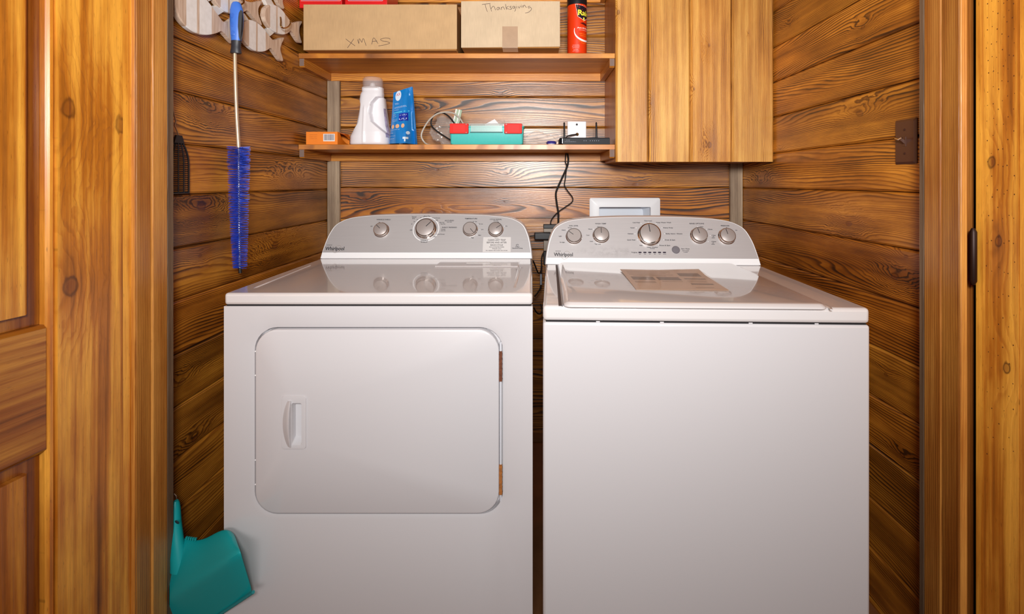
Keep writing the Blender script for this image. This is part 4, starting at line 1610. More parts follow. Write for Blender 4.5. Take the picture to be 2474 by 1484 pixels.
lathe(bm, [(.013, bz(208)), (.013, bz(203)), (.0105, bz(202.5)), (.0105, bz(198)), (.006, bz(196)), (.005, bz(200))], 20, c=(c2x, d - .003, 0))
obj('pour_spout', bm, M_BOT, bt, smooth=True)
bm = bmesh.new()
i0_, i1_ = int(N * .915), int(N * .985)
rows_ = [[Vector(rings[q_][k_]) for k_ in range(i0_, i1_)] for q_ in range(len(levels)) if 258 < levels[q_] < 332]
cb_ = Vector((cx, d, 0))
gv_ = []
for r_ in rows_:
    gv_.append([bm.verts.new(p_ + (Vector((p_.x, p_.y, 0)) - cb_).normalized() * .0007) for p_ in r_])
for a_, b_ in zip(gv_, gv_[1:]):
    for k_ in range(len(a_) - 1):
        bm.faces.new((a_[k_], a_[k_ + 1], b_[k_ + 1], b_[k_]))
obj('side_print', bm, plain('violet_bottle_print', (168, 158, 186), .5, var=.5, vscale=70), bo)

# blue pouch
d = YS + .07
pc = thing('refill_pouch', (at(972, 0, d).x, d, ZS2), 'blue printed plastic pouch standing beside the detergent bottle', 'pouch')


def pouch_pt(a, b, side):
    """a across 0..1, b up 0..1"""
    bl, br = at(941, 348, d), at(1004, 348, d)
    tl_, tr_ = at(951, 224, d), at(995.5, 209, d)
    p = (bl * (1 - a) + br * a) * (1 - b) + (tl_ * (1 - a) + tr_ * a) * b
    p.z = max(p.z, ZS2 + .001)
    th = .036 * (1 - b) ** .8 * (math.sin(PI * min(1, max(0, a))) ** .6) + .0008
    fold = .004 * math.sin(9 * a + 5 * b) * (1 - b) * math.sin(PI * a)
    crease = -.012 * math.exp(-((a - .72 + .22 * b) / .1) ** 2) * (1 - b)
    p.y += (-th + fold + crease) if side == 0 else th * .8
    if a > .72 and side == 0:
        p.y += (a - .72) * .12 * (1 - b * .6)
    return p


def pouch_grid(bm, a0, a1, b0, b1, side, off=0, n=14, m=18):
    g_ = [[bm.verts.new(pouch_pt(a0 + (a1 - a0) * i / n, b0 + (b1 - b0) * j / m, side) + Vector((0, -off, 0))) for i in range(n + 1)] for j in range(m + 1)]
    for j in range(m):
        for i in range(n):
            bm.faces.new((g_[j][i], g_[j][i + 1], g_[j + 1][i + 1], g_[j + 1][i]))


bm = bmesh.new()
pouch_grid(bm, 0, 1, 0, 1, 0)
pouch_grid(bm, 0, 1, 0, 1, 1)
bmesh.ops.remove_doubles(bm, verts=bm.verts, dist=.0012)
pb = obj('bag', bm, plain('blue_pouch_film', (16, 124, 200), .25, var=.15, vscale=10, coat=.5), pc, smooth=True)


def pouch_art(name, rects, mat, off=.0012, n=4):
    bm = bmesh.new()
    for (u0, u1, v0, v1) in rects:
        def inv(u, v):
            b_ = (348 - v) / (348 - (216))
            b_ = min(1, max(0, b_))
            l, r = 941 + (951 - 941) * b_, 1004 + (995.5 - 1004) * b_
            return (u - l) / (r - l), b_
        a0, b0 = inv(u0, v1); a1, b1 = inv(u1, v0)
        pouch_grid(bm, a0, a1, b0, b1, 0, off, n, 3)
    return obj(name, bm, mat, pb)


def pouch_text(name, items, mat, off=.002):
    bm = bmesh.new()
    for (s_, u, v, cap, wpx) in items:
        b2 = bmesh.new()
        text_bm(b2, s_, cap / .7, Matrix.Identity(4), width=wpx)
        for q_ in b2.verts:
            uu, vv = u + q_.co.x, v - q_.co.y
            b_ = (348 - vv) / 132
            l, r = 941 + 10 * b_, 1004 - 8.5 * b_
            q_.co = pouch_pt((uu - l) / (r - l), b_, 0) + Vector((0, -off, 0))
        m_ = bpy.data.meshes.new('t'); b2.to_mesh(m_); b2.free(); bm.from_mesh(m_); bpy.data.meshes.remove(m_)
    o = obj(name, bm, mat, pb)
    if len(items) > 1:
        o['kind'] = 'stuff'
    return o


M_PW = plain('white_pouch_print', (214, 230, 244), .4)
M_PL = plain('light_blue_print', (96, 206, 236), .4)
pouch_art('pale_line', [(953, 990, 270.3, 272.2)], M_PL)
pouch_art('navy_panel', [(967, 988, 275.5, 294)], plain('navy_print', (20, 44, 160), .35))


def pouch_disc(name, discs, mat, off):
    bm = bmesh.new()
    for (u, v, ru, rv) in discs:
        vs = []
        for i in range(16):
            uu, vv = u + ru * math.cos(i * PI / 8), v + rv * math.sin(i * PI / 8)
            b_ = (348 - vv) / 132
            l, r = 941 + 10 * b_, 1004 - 8.5 * b_
            vs.append(bm.verts.new(pouch_pt((uu - l) / (r - l), b_, 0) + Vector((0, -off, 0))))
        bm.faces.new(vs)
    return obj(name, bm, mat, pb)


pouch_disc('logo_oval', [(963.5, 229, 7.2, 13)], M_PW, .0016)
pouch_text('logo_lettering', [('AX', 963.5, 226, 7, 10)], plain('logo_red', (206, 34, 52), .4), .0026)
pouch_text('lettering', [('Powder', 960, 247.5, 2, 8), ('detergent', 961.5, 250, 1.6, 10), ('removes tough stains', 969, 257.5, 2, 28), ('even at cold temperatures', 970, 260, 1.8, 30),
                         ('whiter', 961, 265, 1.6, 12), ('DOSE', 956, 276.5, 1.8, 6), ('per load', 957, 281, 1.8, 7), ('Store in a cool', 957, 288.5, 1.6, 13), ('dry place', 957, 292, 1.8, 12),
                         ('normal', 951, 314, 1.6, 10), ('heavy soil', 964, 314, 1.8, 12), ('net weight', 948, 322, 1.6, 11), ('see back', 952, 329, 1.6, 16), ('recycle', 950, 336, 1.8, 14),
                         ('= UU', 977, 280, 3, 16), ('UU', 977, 289.5, 4, 18)], M_PW)
pouch_disc('dose_icons', [(952.5, 306, 4, 5.2), (964.5, 306, 5, 5.2), (978, 306, 4.2, 5.2)], plain('peach_icon_print', (226, 176, 140), .4), .002)
pouch_disc('figure_print', [(989, 323, 3.2, 4)], M_PW, .003)
pouch_art('figure_arc', [(979, 990, 333, 338), (983, 986, 338, 344)], M_PW, .003)

# cables and zip bag beside the teal case
d = YS + .10
M_GREYC = plain('grey_cable', (186, 178, 166), .4)


def cable(name, pts, r, mat, label, k=10, cat='cable', group=None):
    bm = bmesh.new()
    tube(bm, spline(pts, k), r, 8)
    o = obj(name, bm, mat, smooth=True)
    return tag(o, label, cat, group)


zsh = ZS2 + .004


def sp(u, v, dd=0.0):
    p = at(u, v, d + dd); p.z = max(p.z, zsh); return p


cable('grey_cable', [sp(1120, 300, .016), sp(1108, 283, .016), sp(1090, 272, .008), sp(1062, 273, 0), sp(1040, 287, -.015), sp(1024, 310, -.03), sp(1018, 328, -.035), sp(1024, 342, -.035), sp(1036, 350, -.02), sp(1060, 352, -.01), sp(1080, 352, 0)],
      .0034, M_GREYC, 'grey cable coiled in a loop left of teal case')
cable('black_cable', [sp(1100, 345, .019), sp(1078, 332, .019), sp(1052, 314, .019), sp(1042, 301, .019), sp(1044, 286, .019), sp(1054, 274, .019), sp(1066, 272, .019), sp(1080, 278, .019), sp(1092, 290, .019), sp(1100, 305, .019), sp(1100, 330, .019), sp(1090, 352, .019)],
      .0032, M_RUBBER, 'black cable looped in front of the clear zip bag')


def crumple(name, u0, u1, v0, v1, dd, depth, label, seed, parts=None, cat='plastic bag'):
    a, b = at(u0, v1, dd), at(u1, v0, dd)
    c = Vector(((a.x + b.x) / 2, dd, 0)); sx, sz = (b.x - a.x) / 2, (b.z - a.z)
    bm = bmesh.new()
    bmesh.ops.create_icosphere(bm, subdivisions=4, radius=1)
    off = Vector((seed * 3.1, seed * 1.7, seed))
    for v in bm.verts:
        n_ = mnoise.noise(v.co * 1.6 + off) * .38 + abs(mnoise.noise(v.co * 4 + off)) * .24
        p = v.co * (0.82 + n_)
        zc_ = a.z + sz * .42 + p.z * sz * .55
        v.co = Vector((c.x + p.x * sx, dd + p.y * depth, max(zc_, ZS2 + .0012)))
    o = obj(name, bm, M_FILM, None, smooth=True)
    o.data.set_sharp_from_angle(angle=math.radians(25))
    return tag(o, label, cat)


zb1 = crumple('zip_bag', 1042, 1120, 268, 349, YS + .172, .028, 'clear plastic zip bag of cables behind the teal case', 1)
# green-striped zip strip of that bag
bm = bmesh.new()
c0, c1 = at(1100, 300, YS + .128), at(1108, 265, YS + .128)
ax = (c1 - c0)
side_ = Vector((ax.z, 0, -ax.x)).normalized()
for j, (o0_, o1_) in enumerate(((-.012, -.006), (-.005, .002), (.003, .008), (.009, .016))):
    vs = [c0 + side_ * o0_, c0 + side_ * o1_, c1 + side_ * o1_, c1 + side_ * o0_]
    f0 = [bm.verts.new(p + Vector((0, -.002 - .002 * j, 0))) for p in vs]
    f1 = [bm.verts.new(p + Vector((0, .002, 0))) for p in vs]
    loft_faces = [(0, 1, 2, 3)]
    bm.faces.new(f0).material_index = j % 2
    bm.faces.new(f1[::-1]).material_index = j % 2
    for i in range(4):
        bm.faces.new((f0[i], f1[i], f1[(i + 1) % 4], f0[(i + 1) % 4])).material_index = j % 2
obj('zip_strip', bm, [plain('frosted_zip', (222, 224, 216), .25, var=.2, vscale=90), plain('green_zip', (150, 172, 140), .3)], zb1)
crumple('plastic_bag', 1262, 1352, 318, 350, YS + .10, .05, 'crumpled clear plastic bag between teal case and router', 2)
crumple('plastic_bag', 1192, 1226, 284, 345, YS + .19, .02, 'crumpled clear plastic poking up behind the teal case', 3)
# white paper corner behind the case
bm = bmesh.new()
pp = [at(1170, 349, YS + .14), at(1208, 349, YS + .14), at(1206, 300, YS + .14), at(1195, 288, YS + .14), at(1172, 300, YS + .14)]
for p in pp: p.z = max(p.z, ZS2 + .001)
prism(bm, [(p.x, p.z) for p in pp], YS + .14, YS + .157, 'y')
tag(obj('paper_slip', bm, plain('white_paper', (236, 232, 234), .6)), 'white paper slip standing up behind the teal case', 'paper')
# blue-capped tub in the bag
c = at(1332, 349, YS + .07)
bc = thing('small_tub', (c.x, c.y, ZS2), 'small white tub with a blue lid left of the router', 'tub')
bm = bmesh.new(); lathe(bm, [(.015, .0006), (.016, .007)], 20); obj('tub_body', bm, M_WPLAS, bc, T(Vector((c.x, c.y, ZS2))), smooth=True)
bm = bmesh.new(); lathe(bm, [(.02, .0072), (.021, .012), (.017, .018), (.004, .0195)], 20); obj('lid', bm, plain('blue_lid', (54, 52, 132), .3), bc, T(Vector((c.x, c.y, ZS2))), smooth=True)

# teal case
d = YS + .015
a, b = at(1086, 349, d), at(1265, 305, d)
tc = thing('tool_case', ((a.x + b.x) / 2, d + .06, ZS2), 'teal plastic case with two red latches on the shelf', 'case')
M_TEAL = plain('teal_plastic', (72, 192, 186), .45, var=.05, vscale=200)
M_REDP = plain('red_latch_plastic', (232, 26, 10), .5, spec=.2)
z0 = ZS2 + .0006
zt_ = at(0, 306, d).z
bm = bmesh.new()
def rr2(e, y0, y1, z): return [(x, y, z) for x, y in rrect(a.x + e, b.x - e, y0, y1, .010, 4)]
loft(bm, [rr2(.006, d + .004, d + .08, z0), rr2(.003, d + .001, d + .083, z0 + .004), rr2(.0, d - .001, d + .085, zt_ - .004), rr2(-.003, d - .004, d + .088, zt_ - .002), rr2(-.003, d - .004, d + .088, zt_ + .002), rr2(.001, d, d + .084, zt_ + .003)])
cb = obj('case_body', bm, M_TEAL, tc, smooth=True)
bm = bmesh.new()
loft(bm, [rr2(.002, d + .002, d + .082, zt_ + .0032), rr2(.002, d + .002, d + .082, zt_ + .010), rr2(.006, d + .006, d + .078, zt_ + .013)])
obj('case_lid', bm, M_LENS, tc, smooth=True)
for u0, u1, inner in ((1087.5, 1132.5, 1), (1218.5, 1261.5, -1)):
    p, q = at(u0, 323.5, d), at(u1, 299, d)
    bm = bmesh.new()
    pts = rrect(p.x, q.x, p.z, q.z, .005, 4)
    loft(bm, [[(x, d - .0025, z) for x, z in pts], [(x, d - .010, z) for x, z in pts], [(x * .97 + .03 * (p.x + q.x) / 2, d - .0125, z * .96 + .04 * (p.z + q.z) / 2) for x, z in pts]])
    lt = obj('latch', bm, M_REDP, tc, smooth=True)
    bm = bmesh.new()
    xa_, xb_ = (at(u0 + 10, 0, d).x, at(u1 - 10, 0, d).x) if inner == 1 else (at(u0 + 10, 0, d).x, at(u1 - 9, 0, d).x)
    nx = 9; nz = 6
    for i in range(nx):
        for j in range(nz):
            xx = xa_ + (xb_ - xa_) * i / (nx - 1); z_ = p.z + (q.z - p.z) * (.22 + .56 * j / (nz - 1))
            bx(bm, xx - .0007, xx + .0007, d - .0132, d - .0124, z_ - .0009, z_ + .0009)
    o = obj('grip_studs', bm, plain('pale_red_studs', (206, 84, 80), .6), lt); o['kind'] = 'stuff'
    xh = at(u1 - 5, 0, d).x if inner == 1 else at(u0 + 5, 0, d).x
    for s_ in (0, 1):
        bm = bmesh.new()
        za_ = p.z if s_ == 0 else q.z - .008
        bx(bm, xh - .004, xh + .004, d - .0138, d - .0122, za_ + .0005, za_ + .0075)
        obj('latch_pin', bm, plain('dark_red_plastic', (176, 20, 14), .4), lt, bevel=.0008)
p, q = at(1136, 320.5, d), at(1215, 299, d)
bm = bmesh.new()
tube(bm, [(p.x, d - .004, q.z - .003), (p.x, d - .013, q.z - .004), (p.x + .006, d - .016, q.z - .004), (q.x - .006, d - .016, q.z - .004), (q.x, d - .013, q.z - .004), (q.x, d - .004, q.z - .003)], .0034, 8)
hn = obj('handle_bar', bm, M_LENS, tc, smooth=True)
bm = bmesh.new()
for i in range(34):
    x = p.x + .005 + (q.x - p.x - .010) * i / 33
    bx(bm, x - .0006, x + .0006, d - .0085, d - .0065, p.z + .004, q.z - .008)
bx(bm, p.x + .003, q.x - .003, d - .0064, d - .0045, p.z + .003, q.z - .006)
obj('clear_ribs', bm, film('clear_rib_plastic', (200, 232, 228), .72, .3), tc)
bm = bmesh.new(); bx(bm, p.x, q.x, d - .0085, d - .0035, p.z - .0005, p.z + .0022)
obj('handle_slot', bm, plain('dark_teal_slot', (20, 84, 86), .5), tc)

# router
d = YS + .02
a, b = at(1352, 348, d), at(1474, 332.5, d)
rt = thing('router', ((a.x + b.x) / 2, d + .05, ZS2), 'black router with two upright antennas on the shelf', 'router')
M_RTR = plain('black_router_plastic', (20, 21, 28), .5, spec=.25)
z0 = ZS2 + .0006
bm = bmesh.new()
pts = [(a.x + .012, d), (b.x - .001, d), (b.x, d + .004), (b.x, d + .10), (a.x, d + .10), (a.x, d + .012)]
loft(bm, [[(x, y, z0) for x, y in pts], [(x, y, b.z - .003) for x, y in pts], [(x + (.002 if x < a.x + .02 else -.002), y + .002 * (1 if y < d + .05 else -1), b.z) for x, y in pts]])
rb_ = obj('router_body', bm, M_RTR, rt)
for u in (1363.5, 1441):
    p = at(u, 331.5, d + .09); q = at(u, 295.5, d + .09)
    bm = bmesh.new()
    tube(bm, [(p.x, p.y, b.z - .006), (p.x, p.y, b.z + .006), (p.x, p.y, b.z + .012), (p.x - .0006, p.y, q.z - .004), (p.x - .0006, p.y, q.z)], [.0046, .0046, .0042, .0036, .0022], 12)
    obj('antenna', bm, M_BLACK, rt, smooth=True)
bm = bmesh.new()
c = at(1372, 339, d); text_bm(bm, 'AC1750', .0036, T(Vector((c.x, d - .0004, c.z))) @ FRONT, width=.015)
c = at(1378, 342.5, d); text_bm(bm, 'Wireless Dual Band Router', .0036, T(Vector((c.x, d - .0004, c.z))) @ FRONT, width=.046)
for u in (1411, 1416, 1426, 1431.5, 1436.5, 1441.5, 1446.5):
    c = at(u, 340, d); bx(bm, c.x - .0008, c.x + .0008, d - .0006, d - .0002, c.z - .002, c.z + .0015)
obj('front_print', bm, plain('pale_router_print', (150, 158, 176), .5), rb_)
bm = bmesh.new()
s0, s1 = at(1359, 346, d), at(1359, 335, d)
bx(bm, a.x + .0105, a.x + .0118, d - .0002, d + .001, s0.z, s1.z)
obj('edge_highlight_strip', bm, M_STEEL, rb_)  # bright metal strip imitates the sheen on the router's left edge
cable('coax_cable', [at(1394, 325, YB - .02), at(1388, 325.5, YB - .03), at(1378, 327, YB - .05), at(1369, 331, YB - .075), Vector((at(1367, 333, YB - .1).x, YB - .1, ZS2 + .028)), Vector((at(1367, 0, YB - .1).x, YB - .1, ZS2 + .012))],
      .0032, M_RUBBER, 'black coax cable from white wall plate to the router')

# power cords hanging under the shelf
yc_ = YB - .03
def wp(u, v, dd=0): return at(u, v, yc_ + dd)
cable('hanging_cable', [wp(1370, 368), wp(1373, 385), wp(1370, 403), wp(1358, 430), wp(1346, 457), wp(1343, 470), wp(1345, 490), wp(1349, 515), wp(1349, 530), wp(1349, 548)], .0042, M_RUBBER, 'thicker black power cord hanging below the lower shelf', group='cords under the shelf')
cable('hanging_cable', [wp(1367, 368, -.008), wp(1366, 390, -.008), wp(1369, 402, -.01), wp(1366, 430, -.01), wp(1364, 448, -.01), wp(1372, 462, -.01), wp(1383, 477, -.01), wp(1382, 488, -.01), wp(1366, 500, -.01), wp(1350, 511, -.012), wp(1338, 523, -.008), wp(1331, 535, -.004), wp(1330.5, 548, 0)],
      .0024, M_RUBBER, 'thinner black power cord bowing out below the lower shelf', group='cords under the shelf')

# outlet adapter with plugs
p, q = at(1313, 610, YB - .04), at(1360, 543, YB - .04)
pw = thing('power_tap', ((p.x + q.x) / 2, YB - .02, p.z), 'black and grey multi-outlet power tap between the machines', 'power tap')
z1 = at(0, 543, YB - .05).z; z2 = at(0, 552.5, YB - .05).z; z3 = at(0, 562, YB - .05).z; z4 = at(0, 640, YB - .05).z
obj('upper_socket', box(p.x, q.x, YB - .05, YB - .0005, z2, z1), M_BLACK, pw, bevel=.002)
obj('tap_body', box(p.x + .001, q.x - .001, YB - .044, YB - .0005, z4 + .06, z2 - .0005), plain('grey_tap_plastic', (150, 138, 126), .5), pw, bevel=.002)
obj('lower_socket', box(p.x, q.x - .02, YB - .048, YB - .0005, z4, z4 + .059), M_BLACK, pw, bevel=.002)
a, b = at(1291, 579, YB - .075), at(1331, 561.5, YB - .075)
pg = thing('power_adapter', ((a.x + b.x) / 2, YB - .07, a.z), 'black power adapter brick plugged in beside the dryer console', 'adapter')
obj('brick', box(a.x, b.x, YB - .09, YB - .0508, a.z, b.z), M_BLACK, pg, bevel=.004, seg=3)
bm = bmesh.new()
tube(bm, spline([(a.x + .001, YB - .07, (a.z + b.z) / 2), (a.x - .02, YB - .072, (a.z + b.z) / 2 - .002), (a.x - .05, YB - .075, (a.z + b.z) / 2 - .01), (a.x - .07, YB - .075, (a.z + b.z) / 2 - .1)]), .003, 8)
obj('cord', bm, M_RUBBER, pg, smooth=True)
cable('drain_cord', [at(1316, 606, YB - .03), at(1309, 622, YB - .04), at(1308, 650, YB - .06), at(1301, 660, YB - .12), at(1292, 640, YB - .2), at(1288, 630, YB - .24)], .0032, M_RUBBER, 'black cord drooping in the gap behind the dryer console')
cable('supply_cord', [at(1308, 645, YB - .10), at(1307, 690, YB - .14), at(1300, 706, YB - .16), at(1292, 716, YB - .18)], .0034, M_RUBBER, 'black cord with grey connector in gap between machines')
o = obj('cord_connector', box(*[v for v in (at(1304.5, 0, YB - .15).x, at(1309.5, 0, YB - .15).x, YB - .158, YB - .146, at(0, 688, YB - .15).z, at(0, 662, YB - .15).z)]), plain('grey_connector', (126, 130, 138), .4), bevel=.0015)
tag(o, 'small grey cord connector in the gap between machines', 'connector')
cable('loop_cord', [at(1306, 735, YB - .15), at(1309, 745, YB - .16), at(1307, 757, YB - .17), at(1300, 758, YB - .18), at(1294, 752, YB - .19), at(1290, 744, YB - .2)], .003, M_RUBBER, 'lowest black cord looping in the gap between machines')

# ==================================================================== LEFT WALL: FISH RACK, BRUSH, SWATTER, DUSTPAN
XF = XL + .022          # front face of the fish


def fw(u, v, x=None):
    x = XF if x is None else x
    dd = x * F / (u - VX)
    return at(u, v, dd)


def fishmat(name):
    g = G(name)
    x, y, z = g.sep(g.n('ShaderNodeTexCoord').outputs['Object'])
    s0 = g.attr('bands')['Vector']
    b0, b1, b2 = g.sep(s0)           # start, length
    t = g.math('DIVIDE', g.math('SUBTRACT', x, b0), b1)
    nz = g.noise(g.comb(g.math('MULTIPLY', x, 140), 0, g.math('MULTIPLY', z, 12)), 1, 3)
    wd = g.ramp(nz, [(.3, lin((196, 166, 142))), (.7, lin((232, 210, 190)))])
    n2 = g.noise(g.comb(x, y, z), 60, 4)
    wh = g.ramp(n2, [(.3, lin((240, 238, 236))), (.7, lin((252, 251, 250)))])
    msk = g.ramp(t, [(0, (0, 0, 0)), (.20, (1, 1, 1)), (.41, (0, 0, 0)), (.46, (1, 1, 1)), (.72, (0, 0, 0))], 'CONSTANT')
    g.set(col=g.mix(msk, wd, wh), rough=.65)
    return g.m


M_FISH = fishmat('banded_driftwood_fish')
M_FSTRIP = plain('white_painted_strip', (232, 228, 222), .6, var=.05)
M_BRASS = plain('antique_brass_hook', (176, 140, 84), .28, metal=1)
rk = thing('fish_hook_rack', fw(560, 60, XL), 'wooden fish-shaped hook rack on the left plank wall', 'hook rack')
z58 = 5.89


def fz(pts): return [fw(400 + x / z58, y / z58) for x, y in pts]


def fish(pts, bands, label=None, x_in=0.0, th=.013):
    P = spline([Vector(p) for p in fz(pts)] + [Vector(fz(pts)[0])], 5)[:-1]
    P = [(p.y, p.z) for p in P]
    yc0, zc0 = sum(p[0] for p in P) / len(P), sum(p[1] for p in P) / len(P)
    x = XF - x_in
    M = T(Vector((x, yc0, zc0))) @ RZ(PI / 2)      # local x -> +y, front faces +x
    L = [(a - yc0, b - zc0) for a, b in P]
    bm = bmesh.new()
    cxl = sum(p[0] for p in L) / len(L); czl = sum(p[1] for p in L) / len(L)
    ins = [((p[0] - cxl) * .965 + cxl, (p[1] - czl) * .965 + czl) for p in L]
    loft(bm, [[(p[0], th, p[1]) for p in L], [(p[0], .002, p[1]) for p in L], [(p[0], 0, p[1]) for p in ins]])
    o = obj('fish', bm, M_FISH, rk, M)
    a0, a1 = fz([(bands[0], 200)])[0].y - yc0, fz([(bands[1], 200)])[0].y - yc0
    o['bands'] = [a0, a1 - a0, 0.0]
    return o


def body_tail(nose, top, mid_t, tail_t, tip_t, notch, tip_b, tail_b, mid_b, bot):
    return [nose] + top + [mid_t, tail_t, tip_t, notch, tip_b, tail_b, mid_b] + bot


# big fish
fish([(138, 60), (150, -60), (220, -180), (340, -200), (470, -120), (600, 10), (690, 130), (770, 240), (830, 310), (900, 305), (1010, 240), (985, 400), (1010, 560), (985, 620), (930, 580), (860, 500), (800, 448), (730, 475), (620, 498), (500, 490), (380, 440), (270, 350), (180, 220)], (138, 830))
# second row, under the handle
fish([(1090, 480), (1100, 350), (1180, 285), (1270, 300), (1360, 365), (1450, 470), (1530, 568), (1600, 560), (1692, 535), (1660, 620), (1640, 700), (1660, 790), (1680, 865), (1640, 862), (1590, 800), (1505, 690), (1440, 720), (1360, 738), (1270, 720), (1180, 650), (1110, 560)], (1090, 1540))
# right fish
fish([(1400, 215), (1420, 120), (1490, 68), (1570, 75), (1650, 130), (1720, 220), (1805, 325), (1870, 315), (1948, 305), (1915, 380), (1910, 470), (1930, 560), (1942, 612), (1900, 600), (1850, 530), (1790, 440), (1740, 475), (1670, 492), (1580, 465), (1490, 400), (1430, 310)], (1400, 1800))
# upper fish, mostly above the picture
fish([(690, -60), (760, -200), (880, -200), (1000, -120), (1090, -40), (1180, 20), (1290, 30), (1395, 15), (1345, 110), (1345, 210), (1385, 330), (1385, 362), (1330, 320), (1250, 230), (1180, 152), (1110, 180), (1020, 200), (900, 180), (800, 110), (730, 30)], (690, 1180), x_in=.003)
fish([(1300, -330), (1360, -400), (1450, -380), (1530, -260), (1600, -130), (1650, -100), (1720, -110), (1690, -40), (1685, 40), (1705, 118), (1680, 122), (1630, 60), (1580, -30), (1500, -60), (1400, -120), (1320, -230)], (1300, 1610), x_in=.003)
fish([(300, -420), (380, -470), (470, -430), (540, -300), (600, -180), (660, -190), (625, -80), (615, 22), (590, 25), (540, -30), (480, -110), (400, -160), (320, -280)], (300, 620), x_in=.003)
for pts in ([(670, 125), (735, 78), (845, 155), (750, 215)], [(1085, 200), (1120, 190), (1180, 278), (1130, 300)], [(1415, -10), (1500, -10), (1545, 68), (1450, 72)],
            [(1430, 430), (1480, 398), (1552, 460), (1490, 512)], [(560, -60), (640, -80), (700, -20), (610, 20)], [(960, -30), (1080, -30), (1090, 30), (965, 30)]):
    bm = bmesh.new()
    P = [fw(400 + x / z58, y / z58, XF - .008) for x, y in pts]
    loft(bm, [[(XL + .0008, p.y, p.z) for p in P], [(XF - .008, p.y, p.z) for p in P]])
    obj('joining_strip', bm, M_FSTRIP, rk)
# hooks
for h_pts in ([(1635, 245), (1640, 310), (1640, 370), (1680, 400), (1740, 385), (1775, 340), (1775, 300)], [(1060, -30), (1110, 0), (1110, 40), (1080, 62), (1050, 68), (1040, 60)]):
    bm = bmesh.new()
    n = len(h_pts)
    P = []
    for i, (x, y) in enumerate(h_pts):
        off = .004 + .022 * math.sin(PI * min(1, i / (n - 1) * 1.1) * .8)
        P.append(fw(400 + x / z58, y / z58, XF + off))
    tube(bm, spline(P, 5), .0026, 8)
    obj('hook', bm, M_BRASS, rk, smooth=True)

# cleaning brush hung from a hook
XBR = XF + .02
br = thing('cleaning_brush', fw(580, 655, XBR), 'long blue bristle brush hanging from the fish rack', 'brush')


def bp(u, v, dx=0): return at(u, v, (XBR + dx) * F / (570 - VX))


M_BLUE = plain('blue_handle_plastic', (64, 116, 210), .4)
M_DKG = plain('dark_grey_grip', (46, 46, 52), .45)
dist = XBR * F / (570 - VX)
mpp = dist / F


def sect(cu, v, wpx, dep):
    c = bp(cu, v)
    return [(c.x + wpx / 2 * mpp * math.cos(2 * PI * i / 20), c.y + dep * math.sin(2 * PI * i / 20), c.z) for i in range(20)]


bm = bmesh.new()
loft(bm, [sect(571, 4.5, 8, .004), sect(571, 6, 16, .008), sect(571, 11, 23, .010), sect(571.5, 24, 30, .012), sect(572, 45, 32, .013), sect(572, 65, 31, .013), sect(571.5, 85, 27, .012), sect(571, 99, 24, .011)])
hb = obj('handle', bm, M_BLUE, br, smooth=True)
bm = bmesh.new()
loft(bm, [sect(571, 99.2, 24, .011), sect(570.5, 106, 22.5, .0105), sect(570, 116, 22.5, .0105), sect(570, 127, 26, .012), sect(570, 129.5, 25, .011)])
obj('handle_base', bm, M_DKG, br, smooth=True)
bm = bmesh.new()
pts = [(575.5, 42), (577, 31), (581, 24.5), (585, 27), (587, 48), (586.8, 75), (584, 95), (580, 99), (576.5, 88), (574.6, 64)]
def front_of(u, v):
    k_ = min(1, abs(u - 571.5) / 17.0)
    return dist - .0136 * math.sqrt(max(0.0, 1 - k_ * k_)) - .0016
vs = [bm.verts.new(at(u, v, front_of(u, v))) for u, v in pts]
bm.faces.new(vs)
gp = obj('grip_pad', bm, plain('black_grip_rubber', (20, 20, 26), .5), hb)
sm = gp.modifiers.new('thickness', 'SOLIDIFY'); sm.thickness = .004; sm.offset = -1
bm = bmesh.new()
for v in (38, 59, 80):
    c = at(562, v, front_of(562, v) + .0008)
    bmesh.ops.create_icosphere(bm, subdivisions=2, radius=.0085, matrix=T(c) @ Matrix.Diagonal((.75, .13, 1, 1)))
obj('finger_pads', bm, plain('deep_blue_plastic', (56, 104, 196), .35), hb, smooth=True)
rod = [bp(567.5, 128), bp(568, 160), bp(569, 200), bp(570.5, 245), bp(572.5, 290), bp(575, 330), bp(576.5, 357)]
bm = bmesh.new()
tube(bm, spline(rod, 5), 4.3 * mpp, 10)
obj('stem', bm, plain('pale_stem_metal', (206, 184, 156), .3, metal=.5), br, smooth=True)
core = spline([bp(576.5, 355), bp(577, 420), bp(577.5, 500), bp(578.5, 580), bp(579.5, 648)], 16)
bm = bmesh.new()
for ph in (0, PI):
    hx_ = []
    n = 300
    for i in range(n + 1):
        t = i / n * (len(core) - 1)
        j = min(int(t), len(core) - 2)
        p = core[j].lerp(core[j + 1], t - j)
        a = ph + i / n * 2 * PI * 28
        hx_.append(p + Vector((.0017 * math.cos(a), .0017 * math.sin(a), 0)))
    tube(bm, hx_, .0013, 5)
obj('twisted_wire', bm, plain('twisted_steel_wire', (200, 200, 206), .3, metal=.8), br, smooth=True)
bm = bmesh.new()
R6 = random.Random(5)
n = 2400
